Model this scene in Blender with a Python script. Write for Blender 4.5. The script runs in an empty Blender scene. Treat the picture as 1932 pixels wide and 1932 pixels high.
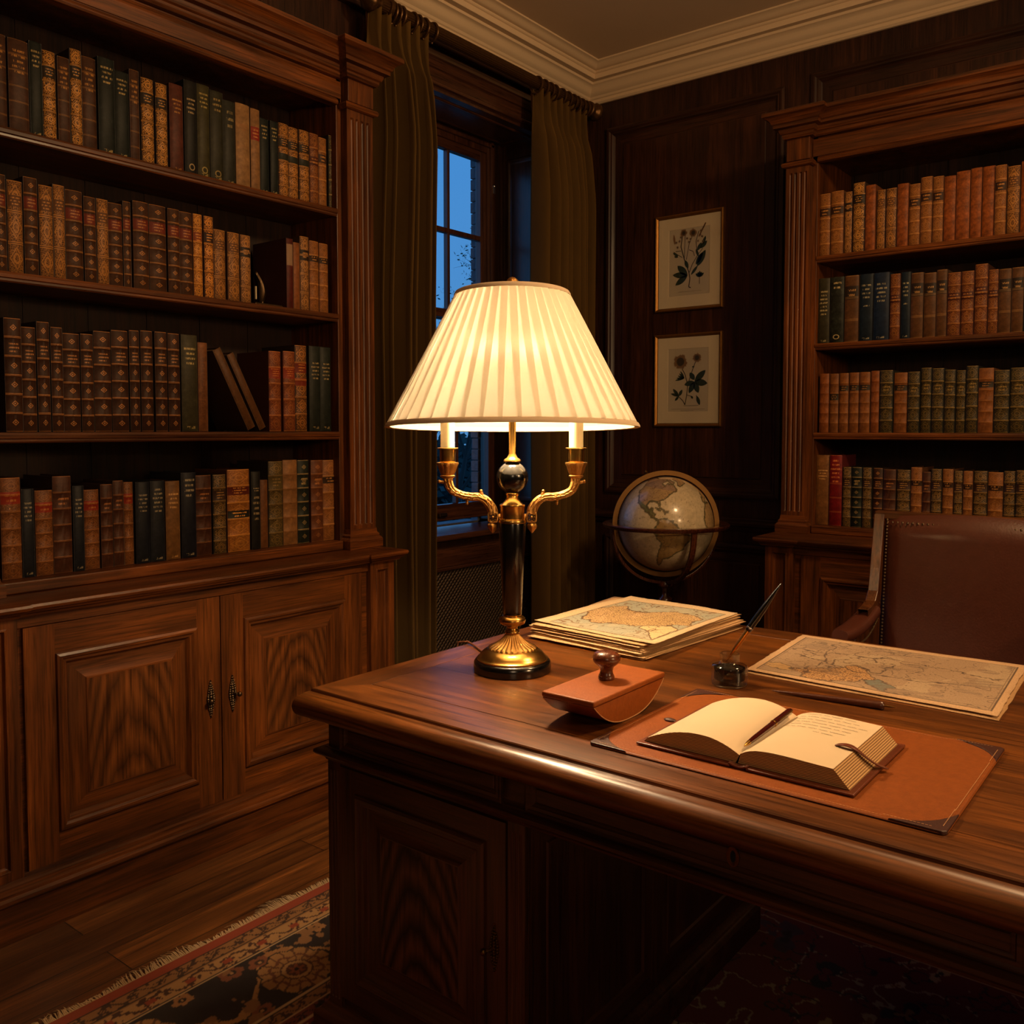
import bpy, bmesh, math, random
import numpy as np
from mathutils import Vector, Matrix
random.seed(7)
PI = math.pi
SC = bpy.context.scene
COL = SC.collection

# ------------------------------------------------------------------ camera
YAW, PITCH = math.radians(38.226), math.radians(2.935)
fw = Vector((math.cos(YAW)*math.cos(PITCH), math.sin(YAW)*math.cos(PITCH), -math.sin(PITCH)))
rt = Vector((math.sin(YAW), -math.cos(YAW), 0))
up = rt.cross(fw)
cam_d = bpy.data.cameras.new('camera'); cam = bpy.data.objects.new('camera', cam_d); COL.objects.link(cam)
m3 = Matrix((rt, up, -fw)).transposed()
cam.matrix_world = Matrix.Translation((0, 0, 1.36)) @ m3.to_4x4()
cam_d.sensor_width = 36; cam_d.lens = 1709.6/1932*36; cam_d.shift_y = -(966-897.8)/1932
cam_d.clip_start = 0.05; cam_d.clip_end = 200
SC.camera = cam
# ------------------------------------------------------------------ colour management
SC.view_settings.view_transform = 'Standard'; SC.view_settings.look = 'None'
SC.view_settings.exposure = 0.0; SC.view_settings.gamma = 1.0; SC.view_settings.use_curve_mapping = False
SC.cycles.use_denoising = True; SC.cycles.sample_clamp_indirect = 8.0; SC.cycles.sample_clamp_direct = 0
SC.cycles.max_bounces = 7; SC.cycles.diffuse_bounces = 4; SC.cycles.glossy_bounces = 3; SC.cycles.transmission_bounces = 6
SC.cycles.caustics_reflective = False; SC.cycles.caustics_refractive = False; SC.cycles.blur_glossy = 1.0
# light levels, tuned here
BULB = 900.0          # table lamp bulbs (emission strength)
PENDANT = 39.0        # ceiling fitting over the right of the desk, out of frame (W)
BOOKCASE_FILL = 30.0         # unseen fill added behind the viewer for the left bookcase (W)
REAR_FILL = 10.0           # weak unseen fill added behind the viewer to lift the desk front (W)
CEILING_FILL = 22.0       # unseen upward fill added to brighten the ceiling and crown (W)
SKY = 1.15
# ------------------------------------------------------------------ dusk sky
def s2l(c):
    return tuple((x/12.92 if x <= .04045 else ((x+.055)/1.055)**2.4) for x in [v/255 for v in c])
wd = bpy.data.worlds.new('dusk_sky'); SC.world = wd; wd.use_nodes = True
nt = wd.node_tree; nt.nodes.clear()
wo = nt.nodes.new('ShaderNodeOutputWorld'); bg = nt.nodes.new('ShaderNodeBackground')
tc = nt.nodes.new('ShaderNodeTexCoord'); sp = nt.nodes.new('ShaderNodeSeparateXYZ'); cr = nt.nodes.new('ShaderNodeValToRGB')
nt.links.new(tc.outputs['Generated'], sp.inputs[0]); nt.links.new(sp.outputs['Z'], cr.inputs[0])
nt.links.new(cr.outputs[0], bg.inputs[0]); nt.links.new(bg.outputs[0], wo.inputs[0]); bg.inputs[1].default_value = SKY
cr.color_ramp.elements[0].position = 0.0; cr.color_ramp.elements[0].color = s2l((84, 146, 205))+(1,)
cr.color_ramp.elements[1].position = 0.55; cr.color_ramp.elements[1].color = s2l((60, 142, 222))+(1,)
# ------------------------------------------------------------------ large lights
def area(name, loc, target, size, power, col):
    d = bpy.data.lights.new(name, 'AREA'); d.shape = 'DISK'; d.size = size; d.energy = power; d.color = col
    o = bpy.data.objects.new(name, d); COL.objects.link(o); o.location = loc
    o.rotation_euler = (Vector(target)-Vector(loc)).to_track_quat('-Z', 'Y').to_euler()
    return o
area('pendant_light', (2.35, -0.15, 2.95), (2.2, 1.4, 1.2), 0.35, PENDANT, (1.0, .61, .29))
area('rear_fill', (-1.3, -1.3, 2.1), (1.6, 1.0, .5), 0.9, REAR_FILL, (1.0, .66, .38))
area('ceiling_fill', (.9, -1.1, 2.0), (1.3, -.6, 3.38), 0.3, CEILING_FILL, (1.0, .62, .31))
area('bookcase_fill', (1.5, -2.3, 2.0), (1.6, 2.6, 1.3), 0.5, BOOKCASE_FILL, (1.0, .60, .28))

# ------------------------------------------------------------------ mesh helpers
class MB:
    def __init__(s): s.v = []; s.f = []; s.m = []; s.uv = {}
    def add(s, vs, fs, m=0):
        b = len(s.v); s.v += [tuple(v) for v in vs]
        for f in fs: s.f.append(tuple(b+i for i in f)); s.m.append(m)
        return b
    def box(s, x0, y0, z0, x1, y1, z1, m=0):
        x0, x1 = min(x0, x1), max(x0, x1); y0, y1 = min(y0, y1), max(y0, y1); z0, z1 = min(z0, z1), max(z0, z1)
        s.add([(x0,y0,z0),(x1,y0,z0),(x1,y1,z0),(x0,y1,z0),(x0,y0,z1),(x1,y0,z1),(x1,y1,z1),(x0,y1,z1)],
              [(3,2,1,0),(4,5,6,7),(0,1,5,4),(1,2,6,5),(2,3,7,6),(3,0,4,7)], m)
        return s
    def grid(s, P, nu, nv, closeu=False, m=0, fm=None):
        b = len(s.v)
        for j in range(nv):
            for i in range(nu): s.v.append(tuple(P(i, j)))
        for j in range(nv-1):
            for i in range(nu if closeu else nu-1):
                k = (i+1) % nu
                s.f.append((b+j*nu+i, b+j*nu+k, b+(j+1)*nu+k, b+(j+1)*nu+i)); s.m.append(fm(i, j) if fm else m)
        return b
    def lathe(s, prof, n=48, c=(0,0,0), m=0, mod=None, cap=True):
        nv = len(prof)
        def P(i, j):
            a = 2*PI*i/n; r, z = prof[j][0], prof[j][1]
            if mod: r = mod(r, z, a, j)
            return (c[0]+r*math.cos(a), c[1]+r*math.sin(a), c[2]+z)
        b = s.grid(P, n, nv, True, m)
        if cap:
            s.f.append(tuple(b+i for i in reversed(range(n)))); s.m.append(m)
            s.f.append(tuple(b+(nv-1)*n+i for i in range(n))); s.m.append(m)
        return s
    def tube(s, pts, r, n=10, m=0, cap=True):
        pts = [Vector(p) for p in pts]; N = len(pts)
        rs = r if isinstance(r, (list, tuple)) else [r]*N
        T = [((pts[min(i+1,N-1)]-pts[max(i-1,0)]).normalized()) for i in range(N)]
        a = T[0].orthogonal().normalized(); fr = []
        for i in range(N):
            a = (a - T[i]*a.dot(T[i]));
            a = a.normalized() if a.length > 1e-6 else T[i].orthogonal().normalized()
            fr.append((a.copy(), T[i].cross(a)))
        b = s.grid(lambda i, j: pts[j]+(fr[j][0]*math.cos(2*PI*i/n)+fr[j][1]*math.sin(2*PI*i/n))*rs[j], n, N, True, m)
        if cap:
            s.f.append(tuple(b+i for i in reversed(range(n)))); s.m.append(m)
            s.f.append(tuple(b+(N-1)*n+i for i in range(n))); s.m.append(m)
        return s
    def ball(s, c, r, n=12, m=0, sc=(1,1,1)):
        h = n//2+1
        s.grid(lambda i, j: (c[0]+sc[0]*r*math.sin(PI*(j+.02)/(h-1+.04))*math.cos(2*PI*i/n), c[1]+sc[1]*r*math.sin(PI*(j+.02)/(h-1+.04))*math.sin(2*PI*i/n),
                             c[2]-sc[2]*r*math.cos(PI*(j+.02)/(h-1+.04))), n, h, True, m)
        return s
    def sweep(s, path, prof, closed=False, M=None, m=0, fm=None):
        """sweep a closed (out, height) profile along a plan polyline; out = right of travel; M maps (a,b,h) to 3D"""
        n = len(path); Ms = M or (lambda a, b, h: (a, b, h)); P = [Vector((p[0], p[1])) for p in path]; off = []
        for i in range(n):
            d0 = (P[i]-P[i-1]) if (closed or i > 0) else None
            d1 = (P[(i+1) % n]-P[i]) if (closed or i < n-1) else None
            if d0 is None: d0 = d1
            if d1 is None: d1 = d0
            n0 = Vector((d0.y, -d0.x)).normalized(); n1 = Vector((d1.y, -d1.x)).normalized()
            k = n0+n1; q = k.dot(n0); off.append(k/max(q, .2))
        k = len(prof); idx = list(range(n))+([0] if closed else [])
        b = len(s.v)
        for i in range(n):
            for o, h in prof: p = P[i]+off[i]*o; s.v.append(tuple(Ms(p.x, p.y, h)))
        for c_ in range(len(idx)-1):
            i, j = idx[c_], idx[c_+1]
            for q in range(k):
                r_ = (q+1) % k
                s.f.append((b+i*k+q, b+j*k+q, b+j*k+r_, b+i*k+r_)); s.m.append(fm(c_) if fm else m)
        if not closed:
            s.f.append(tuple(b+q for q in reversed(range(k)))); s.m.append(m)
            s.f.append(tuple(b+(n-1)*k+q for q in range(k))); s.m.append(m)
        return s
    def field(s, M, a0, b0, a1, b1, steps, mv=0, mh=1, mc=None, butt=None):
        """concentric rectangles: steps = [(inset, height)...]; M maps (a,b,h); butt = ring drawn as full-height stiles and short rails"""
        b = len(s.v)
        for i_, h in steps:
            for a, c in ((a0+i_, b0+i_), (a1-i_, b0+i_), (a1-i_, b1-i_), (a0+i_, b1-i_)): s.v.append(tuple(M(a, c, h)))
        for j in range(len(steps)-1):
            if j == butt:
                w, h = steps[j+1]; o_ = steps[j][0]; L0, R0, B0, T0 = a0+o_, a1-o_, b0+o_, b1-o_; L1, R1, B1, T1 = a0+w, a1-w, b0+w, b1-w
                for (x0, x1, y0, y1, mm) in ((L0, L1, B0, T0, mv), (R1, R0, B0, T0, mv), (L1, R1, B0, B1, mh), (L1, R1, T1, T0, mh)):
                    s.add([M(x0, y0, h), M(x1, y0, h), M(x1, y1, h), M(x0, y1, h)], [(0, 1, 2, 3)], mm)
                continue
            for i in range(4):
                k = (i+1) % 4
                s.f.append((b+j*4+i, b+j*4+k, b+j*4+4+k, b+j*4+4+i)); s.m.append(mh if i in (0, 2) else mv)
        e = b+(len(steps)-1)*4
        s.f.append((e, e+1, e+2, e+3)); s.m.append(mv if mc is None else mc)
        return s
    def poly(s, pts, m=0): s.add(pts, [tuple(range(len(pts)))], m); return s
    def build(s, name, mats, parent=None, smooth=False, bevel=0, seg=2, solid=0, world=True, angle=35, sub=0):
        me = bpy.data.meshes.new(name)
        off = Vector((0, 0, 0))
        if parent is not None and world:
            a = parent
            while a is not None: off += a.location; a = a.parent
        me.from_pydata([(v[0]-off.x, v[1]-off.y, v[2]-off.z) for v in s.v], [], s.f)
        for mt in (mats if isinstance(mats, (list, tuple)) else [mats]): me.materials.append(mt)
        me.polygons.foreach_set('material_index', s.m)
        if s.uv:
            ul = me.uv_layers.new(name='UVMap'); vi = np.zeros(len(me.loops), dtype=np.int32); me.loops.foreach_get('vertex_index', vi)
            arr = np.array([s.uv.get(i, (-1, -1)) for i in range(len(s.v))], dtype=np.float32)[vi]; ul.data.foreach_set('uv', arr.ravel())
        bm = bmesh.new(); bm.from_mesh(me); bmesh.ops.recalc_face_normals(bm, faces=bm.faces); bm.to_mesh(me); bm.free()
        if smooth:
            me.polygons.foreach_set('use_smooth', [True]*len(me.polygons))
            if angle: me.set_sharp_from_angle(angle=math.radians(angle))
        o = bpy.data.objects.new(name, me); COL.objects.link(o)
        if parent is not None: o.parent = parent
        if solid: q = o.modifiers.new('solid', 'SOLIDIFY'); q.thickness = solid; q.offset = 0
        if bevel:
            q = o.modifiers.new('bevel', 'BEVEL'); q.width = bevel; q.segments = seg; q.limit_method = 'ANGLE'; q.angle_limit = math.radians(38); q.harden_normals = False
        if sub: q = o.modifiers.new('sub', 'SUBSURF'); q.levels = sub; q.render_levels = sub
        return o
def tag(o, label=None, cat=None, group=None, kind=None):
    if label: o['label'] = label
    if cat: o['category'] = cat
    if group: o['group'] = group
    if kind: o['kind'] = kind
    return o
def thing(name, loc, label, cat, group=None, rz=0):
    o = bpy.data.objects.new(name, None); COL.objects.link(o); o.location = loc; o.rotation_euler = (0, 0, rz)
    o.empty_display_size = .05
    return tag(o, label, cat, group)
def part(root, name, mb, mats, label=None, kind=None, **k):
    o = mb.build(name, mats, root, **k)
    if label: o['label'] = label
    if kind: o['kind'] = kind
    return o
def struct(name, mb, mats, **k):
    o = mb.build(name, mats, **k); o['kind'] = 'structure'; return o

# ------------------------------------------------------------------ node helpers
class NT:
    def __init__(s, name):
        s.mat = bpy.data.materials.new(name); s.mat.use_nodes = True; s.t = s.mat.node_tree; s.t.nodes.clear()
        s.out = s.t.nodes.new('ShaderNodeOutputMaterial')
    def n(s, ty, **k):
        x = s.t.nodes.new('ShaderNode'+ty)
        for a, b in k.items(): setattr(x, a, b)
        return x
    def l(s, a, b): s.t.links.new(a, b)
    def put(s, sock, v):
        if isinstance(v, bpy.types.NodeSocket): s.l(v, sock)
        elif v is not None:
            if isinstance(v, (tuple, list)) and len(v) == 3 and sock.type == 'RGBA': v = tuple(v)+(1,)
            sock.default_value = v
    def math(s, op, a, b=None, c=None, clamp=False):
        x = s.n('Math', operation=op, use_clamp=clamp); s.put(x.inputs[0], a); s.put(x.inputs[1], b)
        if c is not None: s.put(x.inputs[2], c)
        return x.outputs[0]
    def mix(s, f, a, b, mode='MIX'):
        x = s.n('Mix', data_type='RGBA', blend_type=mode); s.put(x.inputs[0], f); s.put(x.inputs[6], a); s.put(x.inputs[7], b); return x.outputs[2]
    def noise(s, vec, scale, detail=3, rough=.5, dist=0):
        x = s.n('TexNoise'); s.put(x.inputs['Vector'], vec); x.inputs['Scale'].default_value = scale; x.inputs['Detail'].default_value = detail
        x.inputs['Roughness'].default_value = rough; x.inputs['Distortion'].default_value = dist; return x.outputs[0]
    def ramp(s, f, stops):
        x = s.n('ValToRGB'); s.put(x.inputs[0], f); e = x.color_ramp.elements
        while len(e) < len(stops): e.new(.5)
        for q, (p, c) in zip(e, stops): q.position = p; q.color = tuple(c)+(1,)
        return x.outputs[0]
    def obj(s, scale=None, rot=None, loc=None, kind='Object'):
        t = s.n('TexCoord').outputs[kind]
        if scale or rot or loc:
            m = s.n('Mapping'); s.l(t, m.inputs[0])
            if scale: m.inputs['Scale'].default_value = scale
            if rot: m.inputs['Rotation'].default_value = rot
            if loc: m.inputs['Location'].default_value = loc
            return m.outputs[0]
        return t
    def bump(s, h, strength=.2, dist=.002, normal=None):
        x = s.n('Bump'); x.inputs['Strength'].default_value = strength; x.inputs['Distance'].default_value = dist; s.put(x.inputs['Height'], h)
        if normal: s.l(normal, x.inputs['Normal'])
        return x.outputs[0]
    def bsdf(s, color=None, rough=.5, metal=0, normal=None, coat=0, coat_rough=.1, spec=None, sheen=0, emis=None, estr=0, trans=0, ior=1.5):
        x = s.n('BsdfPrincipled'); I = x.inputs
        s.put(I['Base Color'], color); s.put(I['Roughness'], rough); s.put(I['Metallic'], metal)
        if normal: s.l(normal, I['Normal'])
        I['Coat Weight'].default_value = coat; I['Coat Roughness'].default_value = coat_rough
        if spec is not None: I['Specular IOR Level'].default_value = spec
        if sheen: I['Sheen Weight'].default_value = sheen; I['Sheen Roughness'].default_value = .4
        if emis: s.put(I['Emission Color'], emis); I['Emission Strength'].default_value = estr
        I['Transmission Weight'].default_value = trans; I['IOR'].default_value = ior
        s.l(x.outputs[0], s.out.inputs[0]); return x
def plain(name, rgb, rough=.5, metal=0, bump=0, bscale=60, vary=.12, **k):
    t = NT(name); c = s2l(rgb); v = t.noise(t.obj(), bscale*.35, 4, .6)
    col = t.mix(v, tuple(x*(1-vary) for x in c), tuple(min(1, x*(1+vary)) for x in c))
    nm = t.bump(t.noise(t.obj(), bscale, 3), bump, .002) if bump else None
    t.bsdf(col, rough, metal, nm, **k); return t.mat
def wood(name, dark, light, axis=2, rough=.38, coat=.25, fig=0, sc=1.0, pores=.55, figax=0, spec=.32):
    """dark/light sRGB; axis = grain direction; fig = strength of the cathedral figure centred on the part"""
    t = NT(name); sc3 = [9*sc]*3; sc3[axis] = .9*sc; M = t.math
    co = t.obj(tuple(sc3)); d, l_ = s2l(dark), s2l(light)
    a = t.noise(co, 1.6, 7, .62, .55)
    sc2 = [46*sc]*3; sc2[axis] = 2.2*sc; a2 = t.noise(t.obj(tuple(sc2)), 1.0, 4, .6, .3)
    sc4 = [190*sc]*3; sc4[axis] = 6*sc
    b = t.noise(t.obj(tuple(sc4)), 1.0, 3, .6)
    f = M('ADD', M('MULTIPLY', a, .55), M('MULTIPLY', a2, .45))
    if fig:
        g = t.n('SeparateXYZ'); t.l(t.n('TexCoord').outputs['Generated'], g.inputs[0]); ac = M('SUBTRACT', g.outputs[figax], .5)
        v = M('ADD', M('MULTIPLY', g.outputs[2], -3.4), M('MULTIPLY', M('MULTIPLY', ac, ac), -22.0)); v = M('ADD', v, M('MULTIPLY', t.noise(t.obj((3.6, 3.6, 1.1)), 1.0, 3, .5), 2.6)); v = M('ADD', v, M('MULTIPLY', a2, .28))
        w = M('FRACT', M('MULTIPLY', v, 2.2)); w = M('MULTIPLY', M('ABSOLUTE', M('SUBTRACT', w, .5)), 2.0); w = M('POWER', w, .6)
        f = M('ADD', M('MULTIPLY', f, 1-fig*.55), M('MULTIPLY', w, fig*.45))
    col = t.ramp(f, [(.30, d), (.50, tuple((x*.6+y*.4) for x, y in zip(d, l_))), (.68, l_)])
    pm = t.ramp(b, [(.34, (1-pores,)*3), (.54, (1, 1, 1))])
    col = t.mix(1.0, col, pm, 'MULTIPLY')
    big = t.ramp(t.noise(t.obj(), 2.2, 3), [(.3, (.72,)*3), (.7, (1.15,)*3)])
    col = t.mix(1.0, col, big, 'MULTIPLY')
    rr = t.math('MULTIPLY_ADD', b, .22, rough-.1)
    t.bsdf(col, rr, 0, t.bump(b, .14, .001), coat=coat, coat_rough=.2, spec=spec); return t.mat
WD = {}
def W(kind, axis):
    k = (kind, axis)
    if k not in WD:
        P = dict(case=((36, 18, 6), (126, 68, 24), .40, .10, 0), door=((38, 19, 6), (132, 72, 26), .38, .12, .0), doorfig=((48, 25, 10), (132, 76, 33), .36, .15, .5),
                 wall=((30, 16, 10), (72, 40, 23), .46, .08, 0), wallfig=((34, 18, 11), (80, 44, 25), .42, .12, 0), desk=((48, 23, 6), (142, 80, 25), .33, .22, 0),
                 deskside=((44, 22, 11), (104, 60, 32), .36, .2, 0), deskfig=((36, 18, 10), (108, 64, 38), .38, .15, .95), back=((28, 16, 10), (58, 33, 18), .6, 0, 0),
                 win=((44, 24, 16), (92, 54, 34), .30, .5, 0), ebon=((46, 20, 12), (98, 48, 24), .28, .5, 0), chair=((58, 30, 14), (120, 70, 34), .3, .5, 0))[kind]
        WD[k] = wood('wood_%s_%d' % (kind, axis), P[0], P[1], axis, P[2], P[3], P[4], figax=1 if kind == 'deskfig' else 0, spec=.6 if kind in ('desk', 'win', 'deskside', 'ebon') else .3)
    return WD[k]
brass = plain('antique_brass', (200, 156, 82), .27, 1.0, vary=.15)
brass_orn = plain('cast_brass', (184, 138, 76), .36, 1.0, bump=.6, bscale=500, vary=.3)
old_brass = plain('dull_brass', (116, 84, 44), .42, 1.0, bump=.3, bscale=200, vary=.3)
bronze = plain('aged_bronze', (74, 58, 40), .4, .9, bump=.3, bscale=160, vary=.3)
black = plain('black_lacquer', (8, 7, 7), .2, 0, coat=.35, coat_rough=.08)
dark_gap = plain('dark_gap', (10, 6, 4), .9)
page_m = plain('page_edge_paper', (150, 122, 84), .85, bump=.4, bscale=300)
plaster = plain('ceiling_paint', (214, 190, 160), .9, bump=.05, bscale=30, vary=.02)
crown_m = plain('crown_paint', (214, 190, 158), .8, bump=.04, bscale=30, vary=.02)
# ================================================================== SETTING
XB, YA, ZC = 4.456, 2.95, 3.38          # wall planes and ceiling
XL, YF = -1.6, -2.6
mb = MB()
def floor_mat():
    t = NT('oak_floorboards'); co = t.obj(rot=(0, 0, 0)); br = t.n('TexBrick'); t.l(co, br.inputs['Vector'])
    br.offset = .37; br.inputs['Scale'].default_value = 1; br.inputs['Mortar Size'].default_value = .0016; br.inputs['Brick Width'].default_value = 1.15; br.inputs['Row Height'].default_value = .125
    br.inputs['Color1'].default_value = (.25, .25, .25, 1); br.inputs['Color2'].default_value = (1, 1, 1, 1); br.inputs['Mortar'].default_value = (0, 0, 0, 1)
    g = t.noise(t.obj((1.0, 16, 9)), 1.6, 7, .62, .8); p = t.noise(t.obj((6, 170, 100)), 1, 3)
    col = t.ramp(g, [(.3, s2l((66, 38, 17))), (.5, s2l((116, 70, 32))), (.72, s2l((160, 100, 48)))])
    col = t.mix(.8, col, t.mix(1, col, br.outputs['Color'], 'MULTIPLY'))
    col = t.mix(1, col, t.ramp(p, [(.35, (.6,)*3), (.55, (1,)*3)]), 'MULTIPLY')
    col = t.mix(br.outputs['Fac'], col, (.004, .002, .001))
    t.bsdf(col, .42, 0, t.bump(p, .12, .001), coat=.2, coat_rough=.25); return t.mat
struct('floor', MB().box(XL, YF, -.08, XB, YA, 0), floor_mat())
struct('ceiling', MB().box(XL, YF, ZC, XB, YA, ZC+.1), plaster)
# crown moulding round the room (path keeps the room on its right-hand side)
crown = [(-.02, 3.213), (.012, 3.213), (.022, 3.222), (.022, 3.236), (.030, 3.240), (.036, 3.250), (.048, 3.257), (.058, 3.27), (.066, 3.283), (.078, 3.292), (.090, 3.296),
         (.092, 3.302), (.092, 3.308), (.124, 3.308), (.126, 3.312), (.126, 3.333), (.133, 3.336), (.137, 3.341), (.137, 3.346), (.146, 3.347), (.156, 3.352), (.166, 3.361), (.178, 3.368), (.184, 3.370), (.190, 3.372), (.190, 3.382), (-.02, 3.382)]
tm = MB().sweep([(XL, YF), (XL, YA), (XB, YA), (XB, YF)], crown, closed=True)
struct('trim_1', tm, crown_m, smooth=True, angle=28)
# --- right wall with panelling
MBx = lambda X0: (lambda a, b, h: (X0-h, a, b))     # plane facing -X : a=Y, b=Z
MAy = lambda Y0: (lambda a, b, h: (a, Y0-h, b))     # plane facing -Y : a=X, b=Z
wr = struct('wall_right', MB().box(XB, YF, 0, XB+.15, YA+.33, ZC), [W('wall', 2)])
PM = [(0, 0), (0, .018), (.012, .022), (.020, .022), (.028, .016), (.036, .016), (.046, .006), (.052, .002), (.10, .002), (.104, .006), (.108, .006)]
def wall_panel(parent, M, a0, b0, a1, b1, name='panel'):
    q = MB().field(M, a0, b0, a1, b1, PM, 0, 1, 2); return part(parent, name, q, [W('wall', 2), W('wall', 1 if parent is wr else 0), W('wallfig', 2)], kind='structure')
for a0, b0, a1, b1 in ((1.775, 1.0, 2.815, 3.06), (.55, 1.0, 1.643, 3.09), (-.8, 1.0, .42, 3.09), (1.775, .17, 2.815, .76), (.55, .17, 1.643, .76)):
    wall_panel(wr, MBx(XB), a0, b0, a1, b1)
dado = [(0, .83), (.012, .83), (.02, .842), (.022, .85), (.032, .858), (.034, .872), (.026, .882), (.012, .888), (.01, .895), (0, .90)]
base_p = [(0, 0), (.022, 0), (.022, .10), (.016, .112), (.010, .118), (.008, .13), (0, .135)]
q = MB().sweep([(XB, YA), (XB, YF)], dado); part(wr, 'dado_rail', q, [W('wall', 1)], kind='structure', smooth=True)
struct('baseboard_right', MB().sweep([(XB, YA), (XB, YF)], base_p), [W('wall', 1)])
# --- window wall
JL, JR, HZ, SZ = 2.86, 4.04, 2.951, .855            # recess jambs, head, sill
q = MB().box(XL, YA, 0, JL, YA+.33, ZC).box(JR, YA, 0, XB, YA+.33, ZC).box(JL, YA, HZ, JR, YA+.33, ZC).box(JL, YA+.02, 0, JR, YA+.33, SZ-.03)
wa = struct('wall_back', q, [W('wall', 2)])
for a0, b0, a1, b1 in ((1.35, 2.80, 2.22, 3.14), (.1, 2.80, 1.25, 3.14)):
    wall_panel(wa, MAy(YA), a0, b0, a1, b1)
# architrave mouldings above the opening, one face board with stepped profile
arch = [(0, 0), (0, .02), (.014, .022), (.03, .028), (.036, .020), (.075, .018), (.08, .010), (.13, .010), (.136, .016), (.15, .016), (.155, .004), (.16, 0)]
q = MB().field(MAy(YA), JL-.16, .0, JR+.16, HZ+.16, arch[:-1]+[(.16, 0)], 0, 1); q.f.pop(); q.m.pop()
part(wa, 'window_architrave', q, [W('win', 2), W('win', 0)], kind='structure')
q = MB()
for z0, z1, h in ((3.135, 3.16, .03), (3.165, 3.21, .014)): q.box(2.5, YA-h, z0, XB, YA, z1)
part(wa, 'frieze_moulding', q, [W('wall', 0)], kind='structure', bevel=.005)
# recess linings with panel mouldings
RP = [(0, 0), (0, .004), (.006, .008), (.014, .008), (.022, .003), (.03, .0018)]
q = MB().box(JL, YA, HZ-.012, JR, YA+.33, HZ).box(JR-.012, YA, SZ, JR, YA+.33, HZ).box(JL, YA, SZ, JL+.012, YA+.33, HZ)
part(wa, 'recess_lining', q, [W('win', 2)], kind='structure')
q = MB().field(lambda a, b, h: (JR-.012-h, a, b), YA+.045, SZ+.1, YA+.255, HZ-.09, RP, 0, 0)
q.field(lambda a, b, h: (JL+.012+h, a, b), YA+.045, SZ+.1, YA+.255, HZ-.09, RP, 0, 0)
q.field(lambda a, b, h: (a, b, HZ-.012-h), JL+.06, YA+.05, JR-.06, YA+.255, RP, 1, 1)
part(wa, 'recess_panel', q, [W('win', 2), W('win', 0)], kind='structure')
# other room walls (behind the viewer)
struct('wall_left', MB().box(XL-.1, YF, 0, XL, YA, ZC), [W('wall', 2)])
struct('wall_front', MB().box(XL, YF-.1, 0, XB, YF, ZC), [W('wall', 2)])
# --- sash window
win = bpy.data.objects.new('window_1', None); COL.objects.link(win); win.location = (3.46, 3.25, .85); win['kind'] = 'structure'
GX0, GX1 = 3.070, 3.850
fr = MB().box(JL, 3.238, SZ, GX0-.045, 3.30, HZ-.012).box(GX1+.045, 3.238, SZ, JR-.012, 3.30, HZ-.012).box(GX0-.045, 3.238, 2.875, GX1+.045, 3.30, HZ-.012)
fr.box(JR-.13, 3.222, SZ, JR-.105, 3.24, HZ-.012).box(JL+.105, 3.222, SZ, JL+.13, 3.24, HZ-.012).box(JL+.105, 3.222, 2.905, JR-.105, 3.24, 2.925)
fr.box(JR-.06, 3.228, SZ, JR-.045, 3.24, HZ-.012)
part(win, 'window_frame', fr, [W('win', 2)], bevel=.004)
def sash(y0, z0, z1, nm, rail_b, rail_t):
    s = MB(); y1 = y0+.04; w = .045
    s.box(GX0-w, y0, z0-rail_b, GX0, y1, z1+rail_t, 0).box(GX1, y0, z0-rail_b, GX1+w, y1, z1+rail_t, 0)
    s.box(GX0, y0, z0-rail_b, GX1, y1, z0, 1).box(GX0, y0, z1, GX1, y1, z1+rail_t, 1)
    o = part(win, nm, s, [W('win', 2), W('win', 0)], bevel=.004)
    mu = MB(); pw = (GX1-GX0-2*.019)/3
    for k in (1, 2): x = GX0+k*pw+(k-1)*.019; mu.box(x, y0+.004, z0, x+.019, y1-.006, z1)
    zm = (z0+z1)/2; mu.box(GX0, y0+.002, zm-.013, GX1, y1-.006, zm+.013)
    mo = mu.build('glazing_bars', [W('win', 2)], win, bevel=.003)
    gl = MB().box(GX0, y0+.018, z0, GX1, y0+.022, z1).build('window_pane', glass_win, win)
t = NT('window_glass'); g = t.n('BsdfGlossy'); g.inputs['Roughness'].default_value = .02; tr = t.n('BsdfTransparent'); tr.inputs[0].default_value = (.93, .95, .96, 1)
fr_ = t.n('LayerWeight'); fr_.inputs[0].default_value = .5; ff = t.math('MULTIPLY_ADD', t.math('POWER', fr_.outputs['Facing'], 4.0), .8, .05); mx = t.n('MixShader'); t.l(ff, mx.inputs[0]); t.l(tr.outputs[0], mx.inputs[1]); t.l(g.outputs[0], mx.inputs[2]); t.l(mx.outputs[0], t.out.inputs[0]); glass_win = t.mat
sash(3.25, 1.985, 2.826, 'upper_sash', .045, .05)
sash(3.195, .968, 1.94, 'lower_sash', .085, .045)
q = MB().box(3.43, 3.175, .905, 3.49, 3.195, .925).box(3.44, 3.165, .912, 3.48, 3.178, .918); part(win, 'sash_lift', q, bronze, bevel=.003)
q = MB().ball((3.93, 3.222, 2.70), .012).box(3.923, 3.216, 2.66, 3.937, 3.234, 2.70); part(win, 'sash_pulley', q, plain('steel', (150, 150, 155), .3, 1), smooth=True)
q = MB().box(JL-.05, 2.915, SZ-.03, JR+.05, YA, SZ).box(JL+.012, YA, SZ-.03, JR-.012, 3.20, SZ); part(win, 'window_sill', q, [W('win', 0)], bevel=.008, seg=3)
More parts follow.
